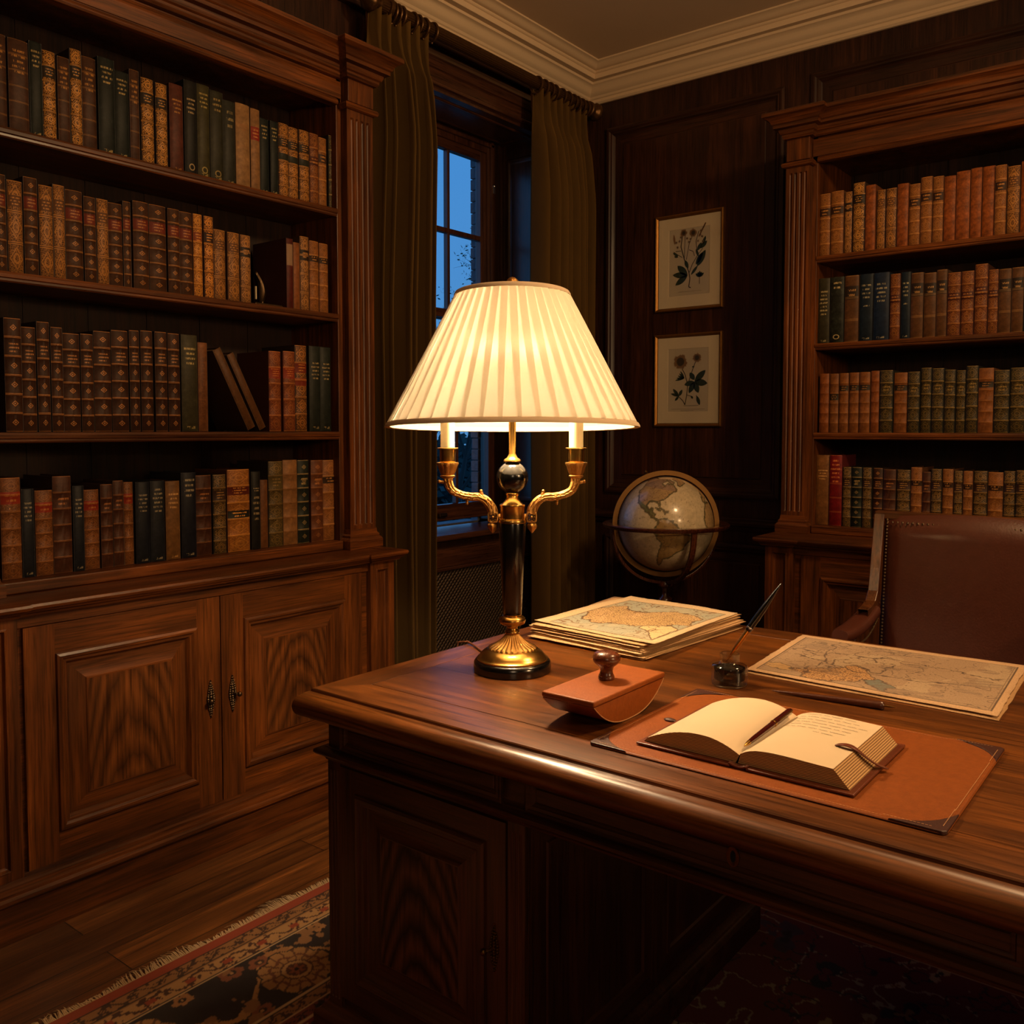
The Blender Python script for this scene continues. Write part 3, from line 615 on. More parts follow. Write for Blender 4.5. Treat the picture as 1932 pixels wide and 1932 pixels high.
def st(key):
    if key in BK: return BK[key]
    d = dict(
      brown=dict(base=(74, 44, 28), bands=6, lines=.5, text=((.62, .90, 5),), d='dark brown leather'),
      gilt=dict(base=(70, 42, 20), gold=(176, 124, 58), bands=6, orn=1., labels=((.70, .83, (34, 26, 18)),), text=((.72, .81, 3),), rb=6, d='gilt scrollwork'),
      redbrown=dict(base=(92, 44, 30), bands=1, lines=0, text=((.66, .84, 4),), foot=True, d='plain red-brown cloth'),
      black=dict(base=(24, 24, 22), bands=1, lines=0, gold=(150, 128, 90), text=((.64, .82, 4),), emblem=True, d='black cloth'),
      olive=dict(base=(62, 58, 32), bands=1, lines=0, gold=(140, 122, 70), text=((.74, .92, 4),), emblem=True, foot=True, d='olive green cloth'),
      darkolive=dict(base=(46, 46, 32), bands=1, lines=0, gold=(132, 112, 66), text=((.76, .93, 3),), emblem=True, foot=True, d='dark olive cloth'),
      greygreen=dict(base=(44, 46, 38), bands=1, lines=0, gold=(122, 108, 72), text=((.66, .90, 3),), foot=True, d='grey-green cloth'),
      vellum=dict(base=(158, 118, 74), bands=4, lines=.25, gold=(120, 74, 40), text=((.68, .76, 3),), d='pale tan vellum'),
      vellumred=dict(base=(150, 108, 66), bands=4, lines=.2, gold=(170, 120, 66), labels=((.62, .78, (112, 30, 20)),), text=((.64, .76, 3),), d='tan vellum red-labelled'),
      greenblack=dict(base=(26, 34, 32), bands=1, lines=0, gold=(150, 130, 84), text=((.72, .92, 4),), foot=True, d='green-black cloth'),
      halfgilt=dict(base=(84, 50, 24), gold=(170, 116, 54), bands=6, orn=.9, labels=((.50, .60, (28, 30, 24)), (.69, .80, (34, 26, 18))), text=((.70, .79, 3),), rb=6, d='dark-banded gilt leather'),
      rust=dict(base=(104, 52, 28), gold=(160, 106, 50), bands=5, orn=.45, labels=((.56, .68, (60, 26, 18)),), text=((.57, .67, 2),), rb=5, d='faintly gilt rust leather'),
      tanleather=dict(base=(138, 84, 40), gold=(174, 120, 60), bands=5, orn=.35, labels=((.64, .76, (50, 30, 18)),), text=((.65, .75, 2),), rb=5, d='dark-labelled tan leather'),
      darkorn=dict(base=(34, 34, 22), gold=(140, 112, 58), bands=5, orn=.35, labels=(), text=((.66, .76, 2),), rb=5, d='gilt-flowered dark green leather'),
      diamond=dict(base=(74, 44, 26), gold=(150, 100, 50), bands=6, dia=1., labels=((.68, .80, (92, 34, 20)),), text=((.69, .79, 3),), rb=6, d='red-labelled ribbed brown leather'),
      diamond2=dict(base=(66, 38, 24), gold=(160, 108, 62), bands=6, dia=1., labels=((.68, .80, (50, 30, 20)),), text=((.69, .79, 3),), rb=6, d='dark ribbed gilt-diamond leather'),
      goldorn=dict(base=(140, 80, 26), gold=(206, 144, 60), bands=6, orn=.7, labels=((.66, .78, (110, 50, 22)),), text=((.67, .77, 3),), rb=6, d='bright golden lozenge-patterned leather'),
      golddark=dict(base=(80, 40, 18), gold=(200, 132, 54), bands=6, orn=1., labels=((.68, .80, (40, 22, 14)),), text=((.69, .79, 3),), rb=6, d='dark leather gilt-lozenge'),
      scroll=dict(base=(94, 58, 28), gold=(164, 112, 54), bands=3, orn=.85, labels=((.72, .84, (80, 50, 26)),), text=((.73, .83, 3),), d='brown gilt-scrolled cloth'),
      scrollab=dict(base=(100, 64, 34), gold=(166, 116, 62), bands=4, orn=.85, labels=((.68, .82, (32, 22, 16)),), text=((.70, .80, 2),), d='black-labelled scrolled tan'),
      redspine=dict(base=(92, 32, 22), gold=(150, 130, 100), bands=1, lines=0, labels=((.62, .92, (122, 96, 74)),), d='dark red pale-labelled'),
      tanorange=dict(base=(146, 86, 42), gold=(110, 60, 30), bands=4, lines=.5, text=((.6, .8, 3),), d='orange tan leather'),
      clothgrey=dict(base=(66, 62, 42), bands=1, lines=0, gold=(156, 136, 84), text=((.68, .88, 4),), foot=True, d='thick grey-olive cloth'),
      vertical=dict(base=(132, 82, 46), gold=(74, 44, 26), bands=1, lines=0, vtext=True, d='slim vertically lettered tan'),
      leant=dict(base=(104, 66, 32), gold=(70, 42, 20), bands=1, lines=0, vtext=True, d='tan book'),
      redgilt=dict(base=(112, 50, 26), gold=(168, 104, 50), bands=5, orn=.4, labels=((.66, .80, (118, 42, 24)),), text=((.68, .79, 4),), rb=5, d='red-brown ribbed leather'),
      darkred=dict(base=(62, 36, 20), gold=(170, 110, 50), bands=5, orn=.7, labels=((.53, .62, (104, 38, 20)), (.68, .80, (96, 34, 20))), text=((.69, .79, 3),), rb=5, d='dark gilt leather two-labelled'),
      darkgreen=dict(base=(36, 42, 36), bands=1, lines=0, gold=(140, 120, 80), text=((.60, .82, 5),), foot=True, d='dark green cloth'),
      redtan=dict(base=(112, 66, 34), gold=(150, 96, 48), bands=6, orn=.4, labels=((.74, .86, (124, 38, 22)),), text=((.75, .85, 2),), rb=6, d='red-labelled tan leather'),
      navy=dict(base=(26, 30, 40), bands=1, lines=0, gold=(130, 118, 92), text=((.62, .86, 5),), foot=True, d='navy blue cloth'),
      navylight=dict(base=(32, 36, 44), bands=1, lines=0, gold=(140, 126, 96), text=((.60, .92, 6),), foot=True, d='slate navy cloth'),
      navytall=dict(base=(26, 28, 40), bands=1, lines=0, gold=(150, 136, 104), text=((.70, .94, 4),), foot=True, d='tall navy cloth'),
      buckram=dict(base=(134, 92, 48), bands=1, lines=0, gold=(176, 134, 80), text=((.64, .86, 4),), foot=True, d='tan buckram'),
      ribbrown=dict(base=(82, 46, 28), gold=(150, 98, 56), bands=6, lines=.7, text=((.69, .79, 2),), rb=6, d='dull brown ribbed leather'),
      ribgilt=dict(base=(50, 42, 28), gold=(152, 114, 60), bands=6, orn=.55, labels=((.68, .80, (50, 30, 20)),), text=((.69, .79, 3),), rb=6, d='blackish gilt ribbed leather'),
      fatgold=dict(base=(156, 92, 34), gold=(204, 140, 62), bands=5, orn=.4, labels=((.69, .80, (84, 30, 18)), (.40, .50, (24, 22, 16))), text=((.70, .79, 3), (.415, .49, 2)), rb=5, d='very thick golden leather'),
      blacktall=dict(base=(30, 28, 24), bands=1, lines=0, gold=(140, 120, 84), text=((.36, .70, 5), (.74, .80, 2)), d='narrow black leather'),
      plaintan=dict(base=(124, 76, 38), bands=2, lines=.4, gold=(90, 54, 28), d='short plain tan'),
      olivegilt=dict(base=(66, 54, 28), gold=(130, 102, 54), bands=6, orn=.6, labels=((.69, .82, (78, 64, 34)),), text=((.70, .81, 3),), rb=6, d='wide tooled olive leather'),
      calf=dict(base=(154, 106, 60), gold=(120, 76, 42), bands=6, lines=.6, text=((.70, .78, 1),), rb=6, d='pale calf leather'),
      greengilt=dict(base=(34, 40, 32), gold=(150, 124, 78), bands=6, dia=.7, text=((.69, .80, 2),), rb=6, d='dark green ribbed leather'),
      brownrib=dict(base=(112, 62, 32), gold=(160, 104, 58), bands=6, dia=.6, lines=.7, text=((.69, .79, 2),), rb=6, d='mid brown ribbed leather'),
      tanlabel=dict(base=(140, 84, 40), gold=(172, 118, 60), bands=5, orn=.3, labels=((.71, .80, (44, 28, 18)),), text=((.72, .79, 2),), rb=5, d='ribbed tan leather'),
      orange=dict(base=(158, 84, 34), gold=(120, 64, 28), bands=4, lines=.3, wear=.4, d='plain orange leather'),
      olivebook=dict(base=(58, 54, 36), bands=1, lines=0, gold=(150, 136, 96), text=((.42, .82, 7),), foot=True, d='olive cloth'),
      battered=dict(base=(40, 44, 36), bands=1, lines=0, gold=(170, 150, 106), text=((.80, .94, 2),), emblem=True, wear=.6, d='battered emblem-stamped green-black'),
      brownlab=dict(base=(102, 66, 36), bands=3, lines=.4, gold=(160, 120, 70), labels=((.64, .84, (34, 24, 18)),), text=((.67, .81, 2),), d='black-labelled brown cloth'),
      blue=dict(base=(26, 40, 54), bands=1, lines=0, gold=(140, 132, 104), text=((.62, .86, 4), (.5, .55, 1)), foot=True, d='dark blue cloth'),
      blueb=dict(base=(26, 42, 66), bands=1, lines=0, gold=(140, 132, 104), text=((.55, .86, 5),), foot=True, d='brighter navy cloth'),
      orangerib=dict(base=(150, 84, 38), gold=(110, 58, 28), bands=6, lines=.6, labels=(), text=((.71, .78, 2),), rb=6, d='orange-tan ribbed leather'),
      orangelab=dict(base=(146, 88, 42), gold=(150, 100, 50), bands=6, lines=.6, labels=((.70, .79, (38, 32, 24)),), text=((.71, .78, 2),), rb=6, d='black-labelled ribbed tan'),
      orangelow=dict(base=(138, 84, 42), gold=(150, 100, 50), bands=6, lines=.6, labels=((.55, .66, (38, 32, 24)),), text=((.56, .65, 3),), rb=6, d='low-labelled ribbed tan'),
      red=dict(base=(130, 22, 22), gold=(176, 100, 54), bands=5, lines=.5, text=((.60, .95, 6),), d='bright red cloth'),
      bigtan=dict(base=(140, 92, 48), gold=(180, 136, 82), bands=1, lines=0, text=((.64, .80, 4),), d='tall plain tan cloth'),
    )[key]
    desc = d.pop('d'); rb = d.pop('rb', 0); m = spine_mat('spine_'+key, **d)
    side = plain('boards_'+key, tuple(x*.6 for x in d['base']), .6, bump=.2, bscale=250, vary=.25)
    BK[key] = (m, side, desc, rb); return BK[key]
def book(key, ax, a0, a1, z0, z1, plane, depth=.185, tilt=0, label='', group='', sidecol=None):
    """spine faces -Y (ax 0) or -X (ax 1); a0<a1 along the shelf"""
    m, side, desc, rb = st(key); w = a1-a0-.0015; h = z1-z0; c = (a0+a1)/2; bul = min(.009, w*.2)
    q = MB(); nu = 9; zs = [0, .004]; rib = set()
    if rb:
        for k in range(1, rb):
            zc_ = h*k/rb; zs += [zc_-.005, zc_-.0025, zc_+.0025, zc_+.005]; rib |= {len(zs)-3, len(zs)-2}
    zs += [h-.004, h]; n = len(zs)
    def P(i, j):
        u = i/(nu-1)*2-1; e = .0022 if j in rib else 0; e -= .003 if j in (0, n-1) else 0
        return (u*(w/2-(.0006 if j in (0, n-1) else 0)), -(bul+e)*math.sqrt(max(0, 1-u*u*.97)), zs[j])
    b = q.grid(P, nu, n, False, 1)
    for j in range(n):
        for i in range(nu): q.uv[b+j*nu+i] = (i/(nu-1), zs[j]/h)
    q.box(-w/2, -.002, 0, -w/2+.003, depth, h, 0).box(w/2-.003, -.002, 0, w/2, depth, h, 0)
    for zz in (0.001, h-.003): # caps of the spine
        pts = [P(i, 1 if zz < .01 else n-2) for i in range(nu)]; q.add([(p[0], p[1]*.92, zz) for p in pts]+[(w/2, .004, zz), (-w/2, .004, zz)], [tuple(range(nu+2))], 0)
    o = q.build('book', [side, m], smooth=True, angle=40)
    pg = MB().box(-w/2+.003, .002, .003, w/2-.003, depth-.005, h-.006).build('page_block', page_m, o)
    loc = (c, plane, z0) if ax == 0 else (plane, c, z0)
    o.location = loc; o.rotation_euler = (0, 0, 0) if ax == 0 else (0, 0, -PI/2)
    if tilt: o.rotation_euler = (0, tilt, 0)
    return tag(o, label, 'book', group)
ORD = ['first', 'second', 'third', 'fourth', 'fifth', 'sixth', 'seventh', 'eighth', 'ninth', 'tenth', 'eleventh', 'twelfth', 'thirteenth', 'fourteenth', 'fifteenth', 'sixteenth', 'seventeenth', 'eighteenth', 'nineteenth', 'twentieth']
def row(items, ax, z0, plane, where, ref):
    n = len(items)
    for i, (a, b, z1, key) in enumerate(items):
        a, b = min(a, b), max(a, b); k = (n-1-i) if ax == 0 else i
        lab = '%s book, %s, %s from %s' % (st(key)[2].replace(' book', ''), where, ORD[k], ref)
        random.seed(i*7+int(z0*100)); book(key, ax, a, b, z0, z1, plane+random.uniform(-.006, .006), depth=random.uniform(.17, .2), label=lab, group='books on the '+where)
row([(1.514, 1.547, 2.474, 'brown'), (1.549, 1.594, 2.459, 'gilt'), (1.600, 1.642, 2.458, 'gilt'), (1.650, 1.699, 2.472, 'redbrown'), (1.700, 1.745, 2.497, 'black'), (1.746, 1.793, 2.497, 'olive'),
     (1.795, 1.846, 2.491, 'darkolive'), (1.848, 1.895, 2.474, 'greygreen'), (1.897, 1.955, 2.479, 'vellum'), (1.957, 1.996, 2.476, 'vellumred'), (1.998, 2.034, 2.454, 'greenblack'), (2.035, 2.068, 2.452, 'greenblack'),
     (2.069, 2.114, 2.454, 'halfgilt'), (2.115, 2.162, 2.453, 'halfgilt'), (2.164, 2.212, 2.455, 'halfgilt'), (2.214, 2.257, 2.456, 'rust'), (2.259, 2.298, 2.452, 'tanleather'), (2.300, 2.336, 2.468, 'darkorn')], 0, 2.191, 2.70, 'top shelf of left bookcase', 'pilaster')
row([(1.485, 1.512, 2.066, 'diamond'), (1.514, 1.567, 2.072, 'diamond'), (1.569, 1.628, 2.072, 'diamond'), (1.630, 1.673, 2.070, 'diamond'), (1.675, 1.722, 2.069, 'diamond'), (1.724, 1.760, 2.071, 'goldorn'), (1.762, 1.800, 2.070, 'golddark'),
     (1.804, 1.851, 2.035, 'scroll'), (1.853, 1.902, 2.033, 'scroll'), (1.904, 1.948, 2.032, 'scrollab'), (2.100, 2.131, 2.052, 'redspine'), (2.133, 2.163, 2.043, 'tanorange'), (2.165, 2.208, 2.071, 'scrollab'), (2.210, 2.255, 2.062, 'tanlabel'), (2.257, 2.301, 2.060, 'tanlabel')],
    0, 1.797, 2.70, 'second shelf of left bookcase', 'pilaster')
s3 = [(1.495, 1.530, 1.670, 'diamond2'), (1.532, 1.574, 1.672, 'diamond2'), (1.577, 1.620, 1.672, 'diamond2'), (1.625, 1.668, 1.671, 'diamond2'), (1.673, 1.733, 1.671, 'clothgrey'), (1.736, 1.773, 1.650, 'vertical')]
row(s3+[(2.022, 2.076, 1.641, 'redgilt'), (2.079, 2.133, 1.644, 'redgilt'), (2.136, 2.192, 1.670, 'darkred'), (2.196, 2.249, 1.671, 'darkgreen'), (2.252, 2.304, 1.671, 'darkgreen')],
    0, 1.353, 2.70, 'third shelf of left bookcase', 'pilaster')
o = book('leant', 0, 1.765, 1.799, 1.366, 1.668, 2.70, tilt=-.471, label='tan book leaning left, the nearer the slim upright book, third shelf', group='leaning books on the third shelf'); o.location = (1.943, 2.70, 1.3635)
o = book('leant', 0, 1.765, 1.795, 1.366, 1.655, 2.70, tilt=-.471, label='tan book leaning against its twin, just left of the gap before red-brown volumes', group='leaning books on the third shelf'); o.location = (1.990, 2.70, 1.3625)
row([(1.467, 1.500, 1.195, 'redtan'), (1.502, 1.550, 1.194, 'navy'), (1.552, 1.602, 1.195, 'navylight'), (1.605, 1.657, 1.192, 'buckram'), (1.660, 1.716, 1.218, 'navytall'), (1.719, 1.780, 1.206, 'ribbrown'), (1.783, 1.836, 1.206, 'ribgilt'),
     (1.839, 1.931, 1.221, 'fatgold'), (1.933, 1.972, 1.211, 'blacktall'), (1.974, 2.007, 1.180, 'plaintan'), (2.010, 2.074, 1.245, 'olivegilt'), (2.076, 2.142, 1.248, 'calf'), (2.144, 2.198, 1.246, 'greengilt'), (2.200, 2.259, 1.244, 'brownrib'), (2.261, 2.338, 1.243, 'tanlabel')],
    0, .935, 2.70, 'bottom shelf of left bookcase', 'pilaster')
row([(1.440, 1.391, 2.391, 'tanleather'), (1.389, 1.333, 2.394, 'tanleather'), (1.331, 1.297, 2.385, 'scrollab'), (1.294, 1.243, 2.415, 'gilt'), (1.241, 1.199, 2.397, 'orange'), (1.197, 1.160, 2.372, 'scroll'), (1.158, 1.114, 2.371, 'scroll')], 1, 2.119, 4.02, 'top shelf of right bookcase', 'left end')
row([(1.438, 1.386, 2.024, 'olivebook'), (1.384, 1.324, 2.024, 'battered'), (1.322, 1.262, 2.024, 'brownlab'), (1.260, 1.201, 2.025, 'blue'), (1.199, 1.135, 2.023, 'blueb'), (1.133, 1.091, 2.012, 'rust')], 1, 1.738, 4.02, 'second shelf of right bookcase', 'left end')
row([(1.426, 1.383, 1.606, 'orangerib'), (1.381, 1.341, 1.604, 'orangelow'), (1.339, 1.298, 1.605, 'orangelab'), (1.296, 1.253, 1.606, 'orangelab'), (1.251, 1.206, 1.606, 'orangelab'), (1.204, 1.168, 1.610, 'orangerib'), (1.166, 1.112, 1.610, 'darkorn')], 1, 1.346, 4.02, 'third shelf of right bookcase', 'left end')
row([(1.436, 1.375, 1.246, 'bigtan'), (1.373, 1.318, 1.247, 'red'), (1.316, 1.278, 1.196, 'ribgilt'), (1.276, 1.233, 1.196, 'greengilt'), (1.231, 1.191, 1.195, 'ribgilt'), (1.189, 1.148, 1.194, 'diamond2'), (1.146, 1.094, 1.190, 'ribbrown')], 1, .935, 4.02, 'bottom shelf of right bookcase', 'left end')
# volumes standing further along the shelves, towards and past the picture's edges
random.seed(5)
def filler(ax, a_from, a_to, z0, plane, keys, hmin, hmax, where):
    a = a_from; s = 1 if a_to > a_from else -1; done = []
    while (a_to-a)*s > .04:
        w = random.uniform(.034, .056); key = random.choice(keys); lo, hi = min(a, a+s*w), max(a, a+s*w)
        done.append((book(key, ax, lo, hi, z0, z0+random.uniform(hmin, hmax), plane+random.uniform(-.005, .005), group='outer volumes on the '+where), key)); a += s*(w+.001)
    for i, (o, key) in enumerate(done): o['label'] = '%s book, %s, %s from its far %s end' % (st(key)[2].replace(' book', ''), where, ORD[len(done)-1-i], 'left' if ax == 0 else 'right')
filler(0, 1.512, 1.09, 2.191, 2.70, ('brown', 'gilt', 'greenblack'), .25, .29, 'top shelf, left bookcase')
filler(0, 1.483, 1.09, 1.797, 2.70, ('diamond', 'scroll'), .25, .28, 'second shelf, left bookcase')
filler(0, 1.493, 1.09, 1.353, 2.70, ('diamond2',), .29, .32, 'third shelf, left bookcase')
filler(0, 1.465, 1.09, .935, 2.70, ('redtan', 'navy', 'ribbrown'), .24, .29, 'bottom shelf, left bookcase')
filler(1, 1.112, .44, 2.119, 4.02, ('tanleather', 'scroll', 'orange'), .25, .29, 'top shelf, right bookcase')
filler(1, 1.089, .44, 1.738, 4.02, ('rust', 'blue', 'brownlab'), .25, .28, 'second shelf, right bookcase')
filler(1, 1.110, .44, 1.346, 4.02, ('orangelab', 'darkorn'), .24, .27, 'third shelf, right bookcase')
filler(1, 1.092, .44, .935, 4.02, ('ribbrown', 'ribgilt', 'tanlabel'), .24, .27, 'bottom shelf, right bookcase')
# bookend with a sculpted leaf
be = thing('bookend', (2.05, 2.76, 1.797), 'small bronze leaf-shaped bookend on a low base, second shelf gap', 'bookend')
part(be, 'base', MB().box(1.972, 2.705, 1.797, 2.092, 2.80, 1.809), bronze, bevel=.004)
q = MB(); 
def leafp(i, j):
    t_ = j/11; w = .034*math.sin(PI*min(1, t_*1.02+.02))**.7*(1-.3*t_); s_ = (i/8*2-1); x = 2.022+.022*math.sin(t_*PI)-.020*t_+s_*w*.55; return (x, 2.735+.016*s_*s_+.01*t_, 1.809+.115*t_+.004*math.cos(s_*9))
q.grid(leafp, 9, 12); part(be, 'leaf_figure', q, bronze, smooth=True, solid=.004)
q = MB().box(1.986, 2.722, 1.822, 1.991, 2.73, 1.868); part(be, 'pale_tab', q, plain('ivory', (190, 176, 140), .5), bevel=.001)

# ================================================================== CURTAINS
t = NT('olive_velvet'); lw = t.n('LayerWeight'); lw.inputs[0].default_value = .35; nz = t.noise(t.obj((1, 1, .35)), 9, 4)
vc = t.mix(nz, s2l((60, 44, 19)), s2l((84, 62, 27))); vc = t.mix(t.math('MULTIPLY', t.math('POWER', lw.outputs['Facing'], 2.2), .75), vc, s2l((176, 130, 62))); t.bsdf(vc, .9, 0, t.bump(t.noise(t.obj(), 260, 2), .2, .001), spec=.15); velvet = t.mat  # pile sheen at grazing angles is painted into the base colour
pole_m = plain('gilded_pole', (88, 62, 34), .4, .75, bump=.4, bscale=90, vary=.3)
PY, PZ, PR = 2.80, 3.112, .027
pole = thing('curtain_pole', (3.45, PY, PZ), 'long reeded bronze-gilt curtain pole with ball finials beneath the crown moulding', 'curtain pole')
q = MB(); q.lathe([(PR, 2.66), (PR, 4.26)], 40, mod=lambda r, z, a, j: r*(1+.05*math.cos(20*a)))
q.v = [(v[2], PY+v[0], PZ+v[1]) for v in q.v]; part(pole, 'pole', q, pole_m, smooth=True, angle=60)
def fin(x0, s, nm):
    pr = [(.020, 0), (.034, .004), (.036, .012), (.030, .018), (.022, .022), (.026, .028), (.040, .036), (.050, .052), (.050, .064), (.042, .080), (.028, .092), (.010, .098), (.001, .1)]
    q = MB().lathe(pr, 28, mod=lambda r, z, a, j: r*(1+.04*math.cos(10*a))); q.v = [(x0+s*v[2]*.85, PY+v[0]*.95, PZ+v[1]*.95) for v in q.v]; part(pole, 'finial', q, pole_m, smooth=True, angle=50)
fin(4.25, 1, 'r'); fin(2.67, -1, 'l')
for x in (2.72, 4.235):
    q = MB().lathe([(.036, -.01), (.041, -.006), (.041, .006), (.036, .01)], 24); q.v = [(x+v[2], PY+v[0], PZ+v[1]) for v in q.v]; q.box(x-.008, PY+.02, PZ-.012, x+.008, YA-.016, PZ+.012); part(pole, 'bracket', q, pole_m, smooth=True)
def curtain(x0, x1, seed, nf, label, amp, rings, xb0, xb1):
    root = thing('curtain', ((x0+x1)/2, PY, 0), label, 'curtain'); random.seed(seed)
    NU, NV = nf*16+1, 40; q = MB(); ph = [random.uniform(-.12, .12) for _ in range(nf+2)]; am = [random.uniform(.75, 1.2) for _ in range(nf+2)]
    zt = 3.075
    def P(i, j):
        z = zt*(1-(j/(NV-1))**1.0)+.012; s_ = i/(NU-1)*nf; k = min(int(s_), nf-1); f = s_-k
        d = (zt-z); top = math.exp(-(d/.14)**2)
        lo, hi = (x0+(xb0-x0)*min(1, d/1.2)), (x1+(xb1-x1)*min(1, d/1.2))
        x = lo+(hi-lo)*s_/nf
        f_ = f+ph[k]*math.sin(PI*f)*(1-top); sh = ((1-math.cos(2*PI*f_))/2)**.85
        pin = max(0, 1-abs(f-.5)/.14)*.8+.15*math.cos(6*PI*f)                # pinch pleat at heading
        a = amp*am[k]*(.55+.45*min(1, d/.5)); neck = math.exp(-((d-.10)/.05)**2)
        y = PY+.035-(a*sh*(1-top)*(1-.45*neck)+top*amp*.7*pin)
        x += (hi-lo)/nf*.13*math.sin(2*PI*f)*(1-top)*(1.5 if seed % 2 else -1.5)+.006*math.sin(z*2.1+k)*min(1, d)
        return (x, y, z+(.004*pin if j == 0 else 0))
    q.grid(P, NU, NV); part(root, 'drape', q, velvet, smooth=True, angle=0, solid=.004)
    for x in rings:
        q = MB(); R_, r_ = .040, .0052
        q.grid(lambda i, j: (x+r_*math.sin(2*PI*j/8)+.003*math.cos(2*PI*i/24), PY+(R_+r_*math.cos(2*PI*j/8))*math.cos(2*PI*i/24), PZ-.010+(R_+r_*math.cos(2*PI*j/8))*math.sin(2*PI*i/24)), 24, 9, True)
        q.ball((x, PY, PZ-.055), .006, 8); part(root, 'ring', q, pole_m, smooth=True)
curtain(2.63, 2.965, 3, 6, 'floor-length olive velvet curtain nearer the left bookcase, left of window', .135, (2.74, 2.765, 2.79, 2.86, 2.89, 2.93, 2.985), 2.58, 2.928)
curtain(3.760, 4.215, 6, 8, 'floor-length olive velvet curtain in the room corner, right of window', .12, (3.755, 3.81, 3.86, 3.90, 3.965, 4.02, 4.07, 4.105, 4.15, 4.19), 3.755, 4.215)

# ================================================================== FRAMED PRINTS
gilt_fr = plain('gilt_frame', (150, 104, 48), .4, .8, bump=.3, bscale=120, vary=.25); mat_b = plain('mount_board', (232, 206, 172), .9, vary=.03)
paper_p = plain('print_paper', (204, 182, 156), .9, vary=.06, bscale=14); leaf_g = plain('leaf_ink', (44, 54, 38), .9, vary=.25); stem_b = plain('stem_ink', (66, 52, 34), .9, vary=.2); flow_b = plain('flower_ink', (136, 98, 64), .9, vary=.25); script_m = plain('caption_ink', (120, 100, 80), .9)
def picture(y0, y1, z0, z1, label, draw):
    """y0 left edge (larger Y), y1 right edge"""
    root = thing('framed_print', (XB, (y0+y1)/2, (z0+z1)/2), label, 'picture', 'botanical prints on the panelled wall')
    lo, hi = min(y0, y1), max(y0, y1); M = MBx(XB-.002)
    q = MB().field(M, lo, z0, hi, z1, [(0, .0), (0, .016), (.003, .020), (.008, .021), (.012, .016), (.016, .012), (.017, .008), (.019, .008)], 0, 0); q.f.pop(); q.m.pop(); part(root, 'frame', q, gilt_fr, bevel=.0006)
    q = MB().field(M, lo+.012, z0+.012, hi-.012, z1-.012, [(0, .007), (.068, .007), (.0695, .0055)], 0, 0); part(root, 'mount', q, mat_b)
    q = MB(); a0, a1, b0, b1 = lo+.0815, hi-.0815, z0+.0815, z1-.0815; q.poly([M(a0, b0, .006), M(a1, b0, .006), M(a1, b1, .006), M(a0, b1, .006)])
    pr = part(root, 'print', q, paper_p)
    g = {'l': MB(), 's': MB(), 'f': MB(), 't': MB()}
    # drawing coordinates: u 0..1 across from the left, v 0..1 up, over the whole frame
    def T(u, v, h=.0072): return M(hi-(hi-lo)*u, z0+(z1-z0)*v, h)
    wpx = (hi-lo); hpx = (z1-z0)
    def leaf(u0, v0, u1, v1, w, c='l', h=.0072):
        n = 9; A = Vector((u0*wpx, v0*hpx)); B = Vector((u1*wpx, v1*hpx)); d = B-A; nn = Vector((-d.y, d.x)).normalized()*w; P_ = []
        for k in range(n+1): t_ = k/n; P_.append(A+d*t_+nn*math.sin(PI*t_)**.8*(1 if 1 else 0))
        for k in range(n-1, 0, -1): t_ = k/n; P_.append(A+d*t_-nn*math.sin(PI*t_)**.8)
        g[c].poly([T(p.x/wpx, p.y/hpx, h) for p in P_])
    def stem(pts, w=.0016, c='s'):
        for (a, b), (c_, d_) in zip(pts[:-1], pts[1:]):
            A = Vector((a*wpx, b*hpx)); B = Vector((c_*wpx, d_*hpx)); n_ = Vector((-(B-A).y, (B-A).x)); n_ = n_.normalized()*w if n_.length else n_
            g[c].poly([T(*(p.x/wpx, p.y/hpx), .0069) for p in (A-n_, B-n_, B+n_, A+n_)])
    def flower(u, v, r, n=26, c='f'):
        for k in range(n): a = 2*PI*k/n; rr = r*random.uniform(.8, 1.08); leaf(u+r*.12*math.cos(a)/wpx, v+r*.12*math.sin(a)/hpx, u+rr*math.cos(a)/wpx, v+rr*math.sin(a)/hpx, r*.11, c, .0074+.00002*k)
        for k in range(n//2): a = 2*PI*(k+.5)/(n/2); leaf(u, v, u+r*.6*math.cos(a)/wpx, v+r*.6*math.sin(a)/hpx, r*.1, 's', .0082+.00002*k)
    def cap(u0, u1, v):
        u = u0
        while u < u1: w = random.uniform(.008, .02); stem([(u, v), (u+w, v+random.uniform(-.003, .004))], .0009, 't'); u += w+.006
    draw(leaf, stem, flower, cap)
    for k, nm, mt in (('s', 'stems', stem_b), ('l', 'leaves', leaf_g), ('f', 'flowers', flow_b), ('t', 'caption', script_m)):
        if g[k].v: g[k].build(nm, mt, pr)
    part(root, 'glazing', MB().box(XB-.0115, lo+.016, z0+.016, XB-.0108, hi-.016, z1-.016), glass_win)
